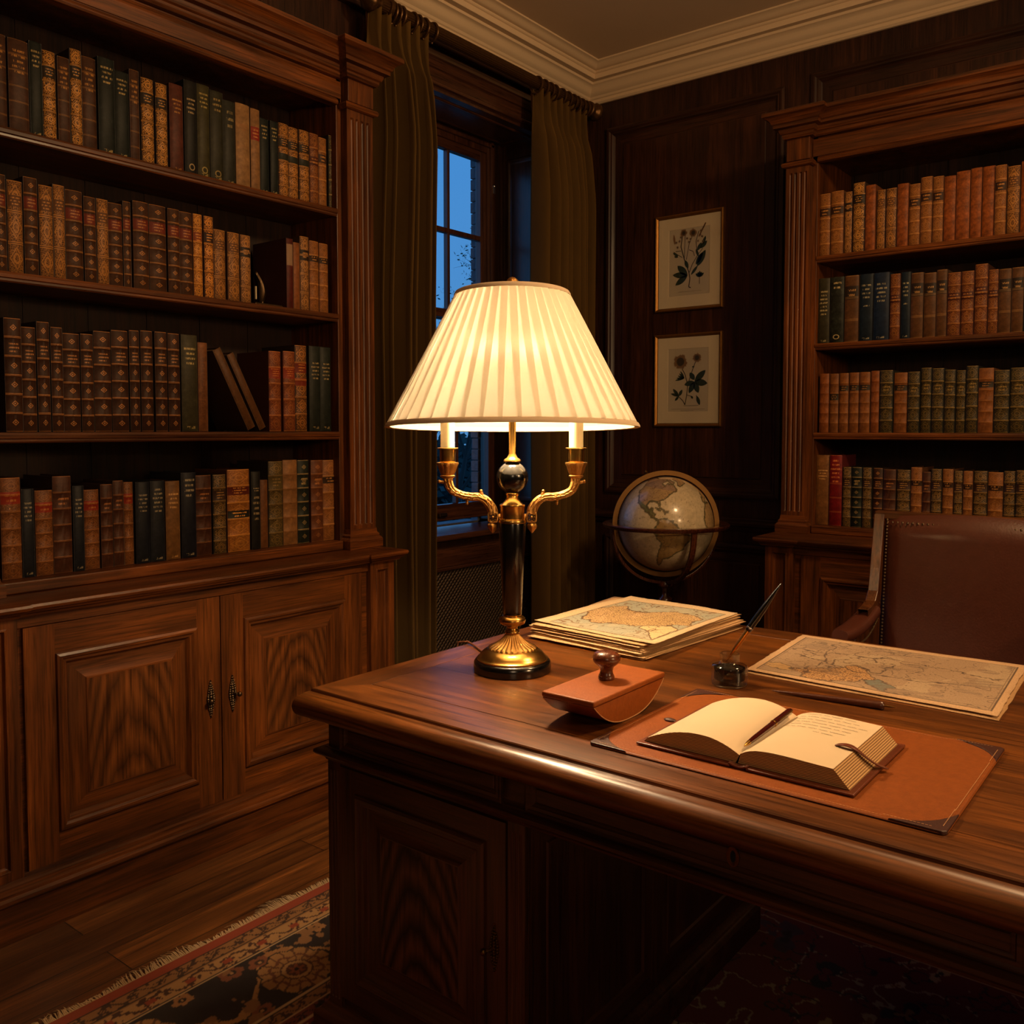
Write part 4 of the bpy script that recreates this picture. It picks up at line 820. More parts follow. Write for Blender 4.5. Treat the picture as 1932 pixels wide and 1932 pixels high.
def d1(leaf, stem, flower, cap):
    random.seed(2)
    stem([(.53, .23), (.50, .24), (.515, .33), (.50, .39), (.43, .53), (.38, .66), (.40, .78)], .0026); stem([(.50, .38), (.55, .47), (.62, .55), (.60, .70), (.64, .80)], .002); stem([(.43, .53), (.44, .78)]); stem([(.46, .52), (.50, .68), (.57, .80)]); stem([(.50, .62), (.56, .60), (.58, .55)]); stem([(.38, .62), (.30, .62)]); stem([(.40, .55), (.30, .60), (.27, .62)])
    stem([(.62, .55), (.70, .62)]); stem([(.64, .74), (.72, .86)], .002)
    for u, v, r in ((.42, .80, .022), (.56, .79, .024)): flower(u, v, r)
    for u, v in ((.33, .66), (.36, .72), (.31, .71), (.50, .70), (.47, .74), (.66, .76), (.69, .74), (.63, .70), (.38, .76), (.52, .73), (.67, .80), (.70, .69)): flower(u, v, .009, 9)
    for a in ((.27, .80, .29, .69), ): leaf(*a, .006, 'f')
    for k in range(9): leaf(.64+.010*k, .74+.014*k, .655+.011*k, .765+.014*k, .0045, 'f')
    for a in ((.48, .36, .33, .47, .018), (.48, .36, .26, .38, .016), (.48, .36, .30, .27, .016), (.44, .52, .49, .43, .010), (.62, .44, .74, .60, .017), (.60, .46, .70, .58, .013), (.53, .36, .63, .45, .008), (.66, .62, .76, .69, .012), (.62, .60, .68, .68, .010), (.34, .57, .26, .61, .007), (.34, .56, .28, .57, .006), (.70, .66, .74, .74, .008), (.60, .62, .64, .54, .007)): leaf(*a)
    for k in range(5): leaf(.655, .33, .60+.030*k, .37+.012*(2-abs(k-2)), .007)
    stem([(.655, .33), (.655, .26)]); cap(.35, .68, .195)
def d2(leaf, stem, flower, cap):
    random.seed(4)
    stem([(.46, .235), (.485, .33), (.50, .45), (.46, .56), (.41, .63)], .0022); stem([(.50, .45), (.575, .62), (.605, .68), (.63, .72)], .002); stem([(.46, .235), (.43, .28), (.36, .33)], .002); stem([(.49, .34), (.54, .33), (.57, .32)]); stem([(.44, .225), (.66, .228)], .0008); stem([(.635, .29), (.63, .34)])
    flower(.39, .70, .043, 40); flower(.635, .735, .028, 26)
    for a in ((.60, .48, .76, .60, .017), (.60, .48, .79, .46, .018), (.60, .48, .66, .36, .016), (.60, .48, .52, .36, .015), (.60, .48, .45, .45, .014), (.60, .50, .53, .58, .014), (.37, .33, .28, .41, .009), (.37, .33, .42, .40, .009), (.37, .33, .25, .36, .007), (.37, .33, .31, .28, .007), (.635, .33, .68, .23, .010), (.55, .33, .58, .30, .006), (.60, .64, .56, .64, .004)): leaf(*a)
    for k in range(5): leaf(.45, .52, .31+.02*k, .50+.025*k, .005)
    cap(.26, .74, .19); cap(.40, .58, .172)
picture(2.4955, 2.093, 2.000, 2.518, 'upper framed botanical print with several flowers and branching dark leaves', d1)
picture(2.4955, 2.094, 1.3745, 1.877, 'lower framed botanical print of two round clover heads and green leaves', d2)
# ================================================================== COLOUR-FIELD SURFACES (rug, maps, globe)
def color_mesh(name, V, F, cols, mat, parent=None, smooth=True):
    me = bpy.data.meshes.new(name); V = np.asarray(V, dtype=np.float32); F = np.asarray(F, dtype=np.int32)
    if parent is not None: V = V-np.array(parent.matrix_basis.translation, dtype=np.float32)
    me.vertices.add(len(V)); me.vertices.foreach_set('co', V.ravel()); me.loops.add(F.size); me.loops.foreach_set('vertex_index', F.ravel())
    me.polygons.add(len(F)); me.polygons.foreach_set('loop_start', np.arange(0, F.size, 4, dtype=np.int32)); me.polygons.foreach_set('loop_total', np.full(len(F), 4, dtype=np.int32))
    me.update(calc_edges=True); me.polygons.foreach_set('use_smooth', np.ones(len(F), dtype=bool))
    at = me.color_attributes.new('Weave', 'FLOAT_COLOR', 'POINT'); c = np.ones((len(V), 4), dtype=np.float32); c[:, :3] = cols; at.data.foreach_set('color', c.ravel())
    me.materials.append(mat); o = bpy.data.objects.new(name, me); COL.objects.link(o)
    if parent is not None: o.parent = parent
    return o
def attr_mat(name, rough, bump=0, bs=200, metal=0, coat=0, sheen=0, crinkle=None):
    t = NT(name); a = t.n('Attribute', attribute_name='Weave'); nz = t.noise(t.obj(), bs, 3); col = t.mix(1, a.outputs['Color'], t.ramp(nz, [(.3, (.82,)*3), (.7, (1.1,)*3)]), 'MULTIPLY')
    if crinkle:
        vo = t.n('TexVoronoi', feature='DISTANCE_TO_EDGE'); m_ = t.n('Mapping'); t.l(t.n('TexCoord').outputs['Object'], m_.inputs[0]); m_.inputs['Scale'].default_value = (crinkle,)*3; t.l(m_.outputs[0], vo.inputs[0]); vo.inputs['Scale'].default_value = 1
        al = t.n('Attribute', attribute_name='Land'); k = t.math('MULTIPLY', t.math('LESS_THAN', vo.outputs[0], .09), t.math('MULTIPLY', al.outputs['Fac'], .75)); col = t.mix(k, col, s2l((92, 58, 30)))
    t.bsdf(col, rough, metal, t.bump(nz, bump, .002) if bump else None, coat=coat, coat_rough=.12, sheen=sheen); return t.mat
def faces(nu, nv, wrap=False):
    i, j = np.meshgrid(np.arange(nu if wrap else nu-1), np.arange(nv-1)); k = (i+1) % nu
    return np.stack([j*nu+i, j*nu+k, (j+1)*nu+k, (j+1)*nu+i], -1).reshape(-1, 4)
def inside(px, py, poly):
    r = np.zeros(px.shape, bool); n = len(poly)
    for i in range(n):
        x0, y0 = poly[i]; x1, y1 = poly[(i+1) % n]; c = (y0 > py) != (y1 > py)
        with np.errstate(divide='ignore', invalid='ignore'): r ^= c & (px < (x1-x0)*(py-y0)/(y1-y0+1e-12)+x0)
    return r
def edge_dist(px, py, poly, closed=True):
    d = np.full(px.shape, 9.0); n = len(poly)
    for i in range(n if closed else n-1):
        a = np.array(poly[i]); b = np.array(poly[(i+1) % n]); ab = b-a; t_ = np.clip(((px-a[0])*ab[0]+(py-a[1])*ab[1])/(ab@ab+1e-12), 0, 1)
        d = np.minimum(d, np.hypot(px-a[0]-t_*ab[0], py-a[1]-t_*ab[1]))
    return d
def vnoise(x, y, seed=0):
    xi, yi = np.floor(x).astype(int), np.floor(y).astype(int); xf, yf = x-xi, y-yi; xf = xf*xf*(3-2*xf); yf = yf*yf*(3-2*yf)
    h = lambda a, b: np.mod(np.sin(a*127.1+b*311.7+seed*74.7)*43758.5453, 1.0)
    return (h(xi, yi)*(1-xf)+h(xi+1, yi)*xf)*(1-yf)+(h(xi, yi+1)*(1-xf)+h(xi+1, yi+1)*xf)*yf
def fbm(x, y, seed=0, o=4):
    s = 0; a = .5
    for k in range(o): s = s+a*vnoise(x*2**k, y*2**k, seed+k); a *= .5
    return s/(1-.5**o)

# ---- rug
RX0, RX1, RY0, RY1 = -.45, 2.85, -1.15, 2.068
xs = np.concatenate([np.arange(RX0, .9, .02), np.arange(.9, RX1, .0042), [RX1]]); ys = np.concatenate([np.arange(RY0, .2, .012), np.arange(.2, RY1, .0042), [RY1]])
gx, gy = np.meshgrid(xs, ys)
ds = [RY1-gy, RX1-gx, gy-RY0, gx-RX0]; d = np.minimum.reduce(ds); which = np.argmin(np.stack(ds), 0)
tt = np.where((which == 0) | (which == 2), gx, gy)
Crgb = np.zeros(gx.shape+(3,)); def_ = lambda m, c: Crgb.__setitem__(m, np.array(s2l(c)))
TAN, BEI, DK, RUST, RED, CRM = (150, 106, 62), (176, 134, 86), (34, 22, 20), (150, 62, 34), (118, 34, 28), (196, 164, 124)
def_(np.ones(gx.shape, bool), TAN)
wob = (fbm(gx*30, gy*30, 5, 3)-.5)
def_(d < .034, RUST)
def band(a, b, base, motif, per, amp, seed):
    m = (d >= a) & (d < b); def_(m, base); c = (a+b)/2; w = (b-a)/2
    v = (d-c)/w; u = (tt % per)/per-.5
    vine = np.abs(v-.55*np.sin(tt/per*2*PI)-wob*.8) < .13
    r = np.hypot(u*per/w*1.0, (v)); fl = (np.abs(r-.42-.12*np.cos(5*np.arctan2(v, u*per/w))+wob*.4) < .11) | (r < .14)
    sp_ = fbm(tt*90, d*90, seed, 2) > .64
    def_(m & (vine | fl | sp_), motif)
band(.038, .078, TAN, (62, 36, 24), .075, 1, 1)
def_((d > .034) & (d < .038), DK); def_((d > .078) & (d < .081), DK)
band(.083, .135, BEI, (72, 40, 28), .105, 1, 2)
m = (d > .100) & (d < .118) & (np.abs(((tt % .105)/.105)-.5) < .12); def_(m, RUST)
def_((d > .135) & (d < .139), DK); def_((d > .139) & (d < .143), CRM)
# main border: large rosettes, scrolling stems and leaves on a dark ground
a, b = .143, .368; m = (d >= a) & (d < b); def_(m, DK); c = (a+b)/2; per = .40
k = np.floor(tt/per); u = tt-(k+.5)*per; v = d-c+.022*np.where(k % 2 == 0, 1, -1); th = np.arctan2(v, u); r = np.hypot(u, v)
R1 = .082+.014*np.abs(np.cos(4*th))+wob*.012
pet = r < R1; def_(m & pet, (160, 116, 68)); def_(m & pet & (np.abs(((th+PI)/(2*PI)*16+wob*.6) % 1-.5) < .10) & (r > .042), (96, 56, 34)); def_(m & (np.abs(r-.062-.005*np.cos(8*th)) < .004), (110, 60, 38)); def_(m & (r < .042), (84, 44, 30)); def_(m & (np.abs(r-.032) < .005), BEI); def_(m & (r < .017+.006*np.cos(6*th)), (140, 76, 44)); def_(m & (r < .007), DK)
wn = fbm(gx*14+3, gy*14, 9, 3); wn2 = fbm(gx*26, gy*26+5, 19, 3)
vine = np.abs(d-c-.075*np.sin(tt/per*2*PI+PI/2)-(wn-.5)*.04) < .009
out = (r > R1+.006)
def_(m & vine & out, (170, 124, 74))
for q_, (fu, fv, s_) in enumerate(((.5, .05, .040), (.5, -.06, .036), (.40, -.075, .026), (.60, .075, .026), (.12, .09, .02), (.88, -.09, .02), (.22, -.092, .026), (.78, .092, .024))):
    uu = (tt % per)-fu*per; uu = np.where(uu > per/2, uu-per, np.where(uu < -per/2, uu+per, uu)); vv = d-c-fv; ang = np.arctan2(vv, uu); rr = np.hypot(uu*.8, vv)
    lf_ = rr < s_*(.75+.35*np.abs(np.cos(2.5*ang+q_)))+wob*.012; def_(m & lf_ & out, (156, 108, 64) if q_ % 2 else (128, 74, 46)); def_(m & (rr < s_*.42) & out, (60, 34, 26) if q_ < 4 else DK); def_(m & (rr < s_*.18) & out, BEI)
blob = (wn2 > .66) & out; def_(m & blob, (140, 98, 60))
def_((d > .368) & (d < .373), CRM); def_((d > .373) & (d < .377), DK)
band(.377, .412, TAN, (66, 38, 26), .08, 1, 7); def_((d > .412) & (d < .416), CRM)
band(.418, .448, (120, 56, 38), (40, 24, 20), .06, 1, 8); def_((d > .448) & (d < .453), CRM)
# red field with leafy arabesques
m = d >= .453; def_(m, (112, 30, 27))
f1 = fbm(gx*9, gy*9, 31, 4); f2 = fbm(gx*9+7, gy*9+3, 41, 4); f3 = fbm(gx*22, gy*22, 51, 3)
def_(m & (np.abs(f1-.5) < .012) & (f2 > .42), (168, 150, 120)); def_(m & (np.abs(f2-.47) < .010), (40, 24, 24))
for q_ in range(190):
    rs = np.random.RandomState(q_+5); cx, cy, s_, a_ = rs.uniform(-.1, 2.4), rs.uniform(-.8, 1.6), rs.uniform(.018, .06), rs.uniform(0, PI)
    jx = (xs > cx-.1) & (xs < cx+.1); jy = (ys > cy-.1) & (ys < cy+.1)
    if not jx.any() or not jy.any(): continue
    sl = np.ix_(jy, jx); X_, Y_ = gx[sl]-cx, gy[sl]-cy; U_, V_ = X_*math.cos(a_)+Y_*math.sin(a_), -X_*math.sin(a_)+Y_*math.cos(a_); an = np.arctan2(V_, U_); rr = np.hypot(U_*.6, V_)
    lobes = s_*(.55+.4*np.cos(rs.choice([2, 3, 5])*an+f3[sl]*3)); mk = (rr < lobes) & m[sl]; sub = Crgb[sl]; col = [(176, 152, 120), (150, 104, 60), (34, 24, 28), (190, 170, 140), (70, 50, 60)][q_ % 5]
    sub[mk] = s2l(col); sub[mk & (rr < lobes*.45)] = s2l([(112, 30, 27), (44, 26, 24), (150, 104, 60)][q_ % 3]); Crgb[sl] = sub
gz = .007+.0012*fbm(gx*3, gy*3, 2, 2)
rug = thing('persian_rug', (1.2, .45, 0), 'red and beige oriental rug with dark floral border running under the desk', 'rug')
NUx, NVy = len(xs), len(ys)
color_mesh('pile', np.stack([gx, gy, gz], -1).reshape(-1, 3), faces(NUx, NVy), Crgb.reshape(-1, 3), attr_mat('wool_pile', .95, .5, 700, sheen=.2), rug)
part(rug, 'backing', MB().box(RX0, RY0, .001, RX1, RY1, .0065), plain('rug_backing', (120, 60, 40), .95))
q = MB(); random.seed(12); x = RX0
while x < RX1:
    g_ = .0032 if x > .9 else .014; L_ = random.uniform(.022, .040)*(1+.35*math.sin(x*17)+.2*math.sin(x*41)); dx = random.gauss(0, .008)+.006*math.sin(x*23); w = g_*.45
    pts = [(x, RY1-.002, .007), (x+dx*.4, RY1+L_*.5, .009+random.uniform(0, .004)), (x+dx*1.1, RY1+L_, .0035)]
    q.add([(pts[0][0]-w, *pts[0][1:]), (pts[0][0]+w, *pts[0][1:]), (pts[1][0]+w, *pts[1][1:]), (pts[1][0]-w, *pts[1][1:]), (pts[2][0]+w*.5, *pts[2][1:]), (pts[2][0]-w*.5, *pts[2][1:])], [(0, 1, 2, 3), (3, 2, 4, 5)]); x += g_
part(rug, 'fringe', q, plain('fringe_wool', (186, 158, 122), .95, vary=.2, bscale=80), kind='stuff', solid=.0015)

# ---- globe
GX, GY, GZ, GR = 3.904, 2.125, .903, .228
gf = Vector((GX, GY, 0)).normalized(); gr = Vector((gf.y, -gf.x, 0)); Zv = Vector((0, 0, 1)); gc = Vector((GX, GY, GZ))
gl = thing('floor_globe', (GX, GY, 0), 'antique floor-standing globe in a brass meridian with dark wooden horizon ring', 'globe')
ax_n = (Zv*math.cos(math.radians(21))-gr*math.sin(math.radians(21))).normalized(); e0 = (-gf+Zv*.06); e0 = (e0-ax_n*e0.dot(ax_n)).normalized(); e1 = ax_n.cross(e0)
NA = [(-168,66),(-156,71),(-128,70),(-110,68),(-95,72),(-82,68),(-92,60),(-82,55),(-79,62),(-65,60),(-56,52),(-66,45),(-70,42),(-76,35),(-81,31),(-80,25),(-84,30),(-95,29),(-97,22),(-91,19),(-90,21),(-87,21),(-88,16),(-83,15),(-83,10),(-78,9),(-80,7),(-86,11),(-95,16),(-105,20),(-110,25),(-114,31),(-118,34),(-124,40),(-124,48),(-135,58),(-150,60),(-165,55)]
SA = [(-78,9),(-72,12),(-62,10),(-50,1),(-44,-3),(-35,-6),(-39,-14),(-41,-22),(-48,-27),(-54,-34),(-58,-38),(-65,-42),(-67,-50),(-70,-55),(-74,-50),(-73,-38),(-71,-25),(-71,-18),(-77,-12),(-81,-5),(-79,1),(-78,6)]
AF = [(-17,15),(-13,28),(-6,35),(10,37),(20,32),(33,31),(43,11),(51,12),(40,-4),(40,-16),(32,-28),(20,-35),(13,-23),(9,0),(4,6),(-8,4),(-14,9)]
EU = [(-9,37),(-9,43),(-2,44),(-4,48),(8,54),(10,58),(5,60),(15,69),(28,71),(40,66),(60,70),(60,45),(35,46),(28,41),(22,37),(15,40),(10,44),(3,42),(-5,36)]
GRN = [(-55,60),(-44,60),(-22,70),(-20,80),(-60,82),(-70,77),(-52,68)]; CU = [(-84,22),(-78,23),(-74,20),(-78,20)]; HI = [(-73,20),(-68,19),(-72,18)]; BAF = [(-80,73),(-62,66),(-66,62),(-78,65),(-90,72)]; NZ = [(-178,-36),(-170,-40),(-176,-46)]
nl, nb = 420, 220; lon, lat = np.meshgrid(np.linspace(-180, 180, nl, endpoint=False), np.linspace(-89.5, 89.5, nb)); wl = (fbm(lon*.25, lat*.25, 3, 4)-.5)*4; lo_, la_ = lon+wl, lat+(fbm(lon*.25+9, lat*.25, 4, 4)-.5)*4
land = np.zeros(lon.shape, bool); dd = np.full(lon.shape, 9.)
for P_ in (NA, SA, AF, EU, GRN, CU, HI, BAF, NZ): land |= inside(lo_, la_, P_); dd = np.minimum(dd, edge_dist(lo_, la_, P_))
Cg = np.empty(lon.shape+(3,)); Cg[:] = s2l((196, 178, 146)); Cg[land] = s2l((170, 140, 98)); Cg[land & inside(lon, lat, [(-170, 75), (-50, 75), (-50, 49), (-130, 49)])] = s2l((150, 124, 104)); Cg[land & inside(lon, lat, [(-125, 33), (-60, 8), (-90, 5), (-120, 20)])] = s2l((112, 112, 74)); Cg[land & (lat < 12) & (lon > -85) & (lon < -30)] = s2l((154, 124, 76))
Cg[(dd < 1.1)] = s2l((96, 88, 60)); bl = (fbm(lon*.12, lat*.12, 13, 3) > .56) & land; Cg[bl] *= .86; Cg[land & (np.abs(fbm(lon*.16, lat*.16, 23, 3)-.5) < .014)] = s2l((104, 76, 48))
Cg[(~land) & (fbm(lon*.8, lat*.8, 33, 2) > .80)] = s2l((140, 122, 92)); Cg[np.abs(lat) < .3] = s2l((140, 116, 82))
for s_ in range(12): Cg[np.abs(lon-(-180+30*s_)) < .4] *= .88
map_ax = (Zv*math.cos(math.radians(8))+gr*math.sin(math.radians(8))).normalized(); m0 = -gf; m0 = (m0-map_ax*m0.dot(map_ax)).normalized(); m1 = map_ax.cross(m0)
L_, B_ = np.radians(lon+68), np.radians(lat)
Pn = (np.cos(B_)*np.cos(L_))[..., None]*np.array(m0)+(np.cos(B_)*np.sin(L_))[..., None]*np.array(m1)+np.sin(B_)[..., None]*np.array(map_ax)
color_mesh('sphere', (Pn*GR+np.array(gc)).reshape(-1, 3), faces(nl, nb, True), Cg.reshape(-1, 3), attr_mat('globe_paper', .32, 0, 60, coat=.5), gl)
rn = (e0*1.0+e1*.12).normalized(); rn = (-gf*.985+gr*.17).normalized(); ru = Zv; rv = rn.cross(ru)
q = MB(); prf = [(.236, -.006), (.259, -.006), (.259, .006), (.236, .006)]
q.grid(lambda i, j: gc+(ru*math.cos(2*PI*i/96)+rv*math.sin(2*PI*i/96))*prf[j % 4][0]+rn*prf[j % 4][1], 96, 5, True); part(gl, 'meridian_ring', q, plain('meridian_brass', (128, 92, 48), .45, .7, vary=.12), smooth=True, angle=30)
q = MB(); p_ = gc+ax_n*(GR+.020); q.ball(p_, .016, 12).ball(p_+ax_n*.02, .008, 8); q.tube([gc+ax_n*GR, gc+ax_n*(GR+.05)], .004, 8); q.tube([gc-ax_n*(GR+.02), gc-ax_n*GR], .006, 8); part(gl, 'axis_cap', q, old_brass, smooth=True)
q = MB(); hp = [(.262, .004), (.300, .004), (.305, 0), (.303, -.008), (.296, -.016), (.270, -.018), (.262, -.014)]
q.grid(lambda i, j: (GX+hp[j % 7][0]*math.cos(2*PI*i/96), GY+hp[j % 7][0]*math.sin(2*PI*i/96), GZ+hp[j % 7][1]), 96, 8, True); part(gl, 'horizon_ring', q, W('ebon', 1), smooth=True, angle=30)
for k in range(4):
    a = math.radians(27+90*k); dr = (-gf*math.cos(a)+gr*math.sin(a)); q = MB(); pts = [gc+dr*.283*math.cos(t_)-Zv*(.283*math.sin(t_)+.014*math.cos(t_)) for t_ in [PI/2*i/16 for i in range(16)]]
    sd = dr.cross(Zv); pr_ = [(-.014, -.007), (.014, -.007), (.014, .007), (-.014, .007)]
    def arcp(i, j):
        t_ = PI/2*.97*j/16; cc = gc+dr*.283*math.cos(t_)-Zv*(.283*math.sin(t_)+.014*math.cos(t_)); nr = (dr*math.cos(t_)-Zv*math.sin(t_)); s_ = pr_[i]; return cc+sd*s_[0]+nr*s_[1]
    q.grid(arcp, 4, 17, True); part(gl, 'support_arm', q, W('ebon', 2), bevel=.003)
q = MB().lathe([(.030, .625), (.036, .615), (.034, .600), (.020, .592), (.016, .570), (.018, .55), (.032, .540), (.034, .532), (.024, .526), (.032, .518), (.030, .510), (.016, .500), (.016, .488), (.026, .478), (.033, .460), (.026, .440), (.018, .430), (.020, .40), (.030, .33), (.034, .26), (.026, .18), (.040, .16), (.044, .13), (.030, .11), (.02, .10)][::-1], 32, (GX, GY, 0)); part(gl, 'pedestal', q, W('ebon', 2), smooth=True, angle=50)
for k in range(3):
    a = math.radians(40+120*k); dr = Vector((math.cos(a), math.sin(a), 0)); b0_ = Vector((GX, GY, 0)); q = MB().tube([b0_+dr*.02+Zv*.15, b0_+dr*.10+Zv*.145, b0_+dr*.19+Zv*.09, b0_+dr*.25+Zv*.03, b0_+dr*.28+Zv*.014], [.022, .021, .018, .015, .013], 10); part(gl, 'foot', q, W('ebon', 0), smooth=True)

# ---- armchair behind the desk
leather_ch = plain('oxblood_leather', (74, 36, 24), .38, bump=.25, bscale=150, vary=.2, coat=.2)
ch = thing('desk_chair', (3.05, .62, 0), 'wood-framed leather armchair with brass nailheads behind the far side of the desk', 'chair')
yl, yr = .935, .34
for y in (yl, yr):
    q = MB(); path = [(3.26, 1.064), (3.245, .98), (3.225, .88), (3.205, .80), (3.17, .762), (3.12, .745), (3.08, .74)]
    pr_ = [(-.017, -.02), (-.006, -.02), (-.004, -.014), (.004, -.014), (.006, -.02), (.017, -.02), (.017, .02), (-.017, .02)]
    def rail(i, j):
        p = path[j]; p0, p1 = path[max(0, j-1)], path[min(len(path)-1, j+1)]; d_ = Vector((p1[0]-p0[0], p1[1]-p0[1])).normalized(); n_ = Vector((d_.y, -d_.x)); o_ = pr_[i]
        return (p[0]-n_.x*o_[1]*-1, y+o_[0], p[1]-n_.y*o_[1]*-1)
    q.grid(rail, 8, len(path), True); e_ = q.v[:8]; q.poly(e_); part(ch, 'back_upright', q, W('chair', 2), bevel=.002)
    q = MB(); 
    def armp(i, j):
        t_ = j/9; x = 2.895+(3.17-2.895)*t_; z = .700+.042*t_-.012*math.sin(PI*t_); w = .032*(1 if t_ > .1 else .8+2*t_)*(1+.15*math.sin(PI*t_)); h = .021; a_ = 2*PI*i/16; sx = math.copysign(abs(math.cos(a_))**.7, math.cos(a_)); sz = math.copysign(abs(math.sin(a_))**.7, math.sin(a_)); return (x, y+.014*(1 if y > .6 else -1)*(1-t_)+w*sx, z+h*sz)
    b_ = q.grid(armp, 16, 10, True); q.poly([q.v[b_+i] for i in range(16)]); q.poly([q.v[b_+144+i] for i in range(16)]); part(ch, 'arm', q, leather_ch, smooth=True, angle=60, bevel=.006)
    q = MB().tube([(2.99, y, .68), (2.96, y, .60), (2.99, y, .52), (2.97, y, .44)], [.016, .018, .02, .02], 10); part(ch, 'arm_support', q, W('chair', 2), smooth=True)
q = MB().box(2.82, .34, .40, 3.30, .94, .47); part(ch, 'seat', q, leather_ch, bevel=.025, seg=4, smooth=True)
q = MB().grid(lambda i, j: (3.262-.06*(1-j/8)**1.3-.012*math.sin(PI*i/10)+.0, yl-.017-(yl-yr-.034)*i/10, .50+.56*j/8), 11, 9) and None
q = MB(); q.grid(lambda i, j: (3.215+.05*(j/8)-.018*math.sin(PI*i/10), yl-.017-(yl-yr-.034)*i/10, .50+.558*j/8+.02*math.sin(PI*i/10)*(j == 8)), 11, 9); part(ch, 'backrest', q, leather_ch, smooth=True, solid=.03)
q = MB().box(3.245, yr-.017, 1.05, 3.285, yl+.017, 1.078); part(ch, 'top_rail', q, W('chair', 1), bevel=.004)
q = MB()
for k in range(44): t_ = k/43; q.ball((3.197+.049*t_, yl-.026, .56+.49*t_), .0042, 6)
for k in range(20): t_ = k/19; q.ball((3.0+.17*t_, yl-.022, .655+.05*t_**2+.012), .0036, 6)
for k in range(34): q.ball((3.236, yl-.03-(yl-yr-.06)*k/33, 1.043), .0042, 6)
part(ch, 'nailhead_trim', q, plain('nailhead_brass', (170, 150, 120), .35, 1), kind='stuff', smooth=True)
for x, y in ((2.87, .39), (2.87, .89), (3.25, .37), (3.25, .91)):
    q = MB().tube([(x, y, .42), (x, y, .2), (x+(.03 if x > 3 else -.01), y, 0)], [.026, .02, .014], 8); part(ch, 'leg', q, W('chair', 2), smooth=True)
# ================================================================== DESK
DT = .80
dk = thing('partners_desk', (1.85, .58, 0), 'large oak pedestal desk with moulded top carrying the lamp and maps', 'desk')
FX0, FX1, FY0, FY1 = 1.255, 2.43, -.360, 1.5435
q = MB(); rings = [(-.03, .742), (.014, .742), (.026, .744), (.036, .750), (.041, .758), (.043, .767), (.041, .776), (.035, .784), (.024, .790), (.010, .7935), (.004, .794), (.002, .790), (.0005, .789), (0, .7975), (-.002, .7995), (-.005, .800), (-.0985, .800), (-.0995, .7988), (-.1005, .7988), (-.1015, .800)]
b_ = len(q.v)
for o_, z in rings:
    oy = o_*.3 if o_ > 0 else (o_*.84)
    for x, y in ((FX0-o_, FY0-oy), (FX1+o_, FY0-oy), (FX1+o_, FY1+oy), (FX0-o_, FY1+oy)): q.v.append((x, y, z))
for j in range(len(rings)-1):
    for i in range(4): k = (i+1) % 4; q.f.append((b_+j*4+i, b_+j*4+k, b_+j*4+4+k, b_+j*4+4+i)); q.m.append(0 if i in (0, 2) else 1)
q.f.append((b_+3, b_+2, b_+1, b_)); q.m.append(1)
part(dk, 'desktop', q, [W('desk', 0), W('desk', 1)], smooth=True, angle=32)
q = MB(); x0, x1 = FX0+.1015, FX1-.1015; y0, y1 = FY0+.1015*.84, FY1-.1015*.84; n = 5; st_ = (x1-x0)/n
for k in range(n):
    a0, a1 = x0+k*st_, x0+(k+1)*st_; q.box(a0, y0, .78, a1-.0006, y1, .800)
part(dk, 'top_boards', q, [W('desk', 1)])
PX = 1.285; Mx = MBx(PX); Y1, Y0, KL, KR = 1.528, -.372, .98, .176
q = MB().box(PX+.004, Y0, .645, 2.40, Y1, .742); part(dk, 'frieze', q, [W('deskside', 1)], bevel=.001)
DR = [(0, -.003), (0, .0045), (.003, .0055), (.006, .0045), (.008, .0035), (.014, .0035), (.016, .001), (.021, -.001), (.023, .0005)]
def drawer(y0, y1, key=False):
    q = MB().field(Mx, y0, .668, y1, .737, [(i_, h_+.003) for i_, h_ in DR], 1, 1); o = part(dk, 'drawer', q, [W('deskside', 2), W('deskside', 1)], smooth=True, angle=20)
    if key:
        k = MB(); yc = (y0+y1)/2; zc = .7035
        def ov(i, j): a = 2*PI*i/24; rr = [(.010, .0155, .003), (.0105, .016, .0055), (.0085, .0135, .0058), (.0045, .0095, .0045)][j]; return Mx(yc+rr[0]*math.cos(a), zc+rr[1]*math.sin(a), rr[2])
        k.grid(ov, 24, 4, True); part(dk, 'keyhole_escutcheon', k, old_brass, smooth=True); k = MB(); k.poly([Mx(yc+.0045*math.cos(2*PI*i/16), zc+.0095*math.sin(2*PI*i/16), .0044) for i in range(16)]); part(dk, 'keyhole', k, dark_gap)
drawer(1.032, 1.480); drawer(.175, .977, True); drawer(-.335, .12)
mo = [(-.03, .638), (.002, .638), (.004, .644), (.012, .648), (.018, .651), (.022, .656), (.021, .662), (.015, .665), (.006, .666), (.003, .668), (-.03, .668)]
q = MB().sweep([(2.40, Y1), (PX, Y1), (PX, Y0), (2.40, Y0)][::-1], mo); 
q = MB().sweep([(2.42, Y0), (PX, Y0), (PX, Y1), (2.42, Y1)], [(-o_, z) for o_, z in mo]); part(dk, 'waist_moulding', q, [W('deskside', 1)], smooth=True, angle=30)
DD = [(0, -.006), (0, .003), (.048, .003), (.049, .008), (.054, .011), (.060, .010), (.064, .004), (.070, .003), (.074, -.005), (.080, -.007), (.098, -.007), (.118, -.001), (.120, .0005), (.122, .0005)]
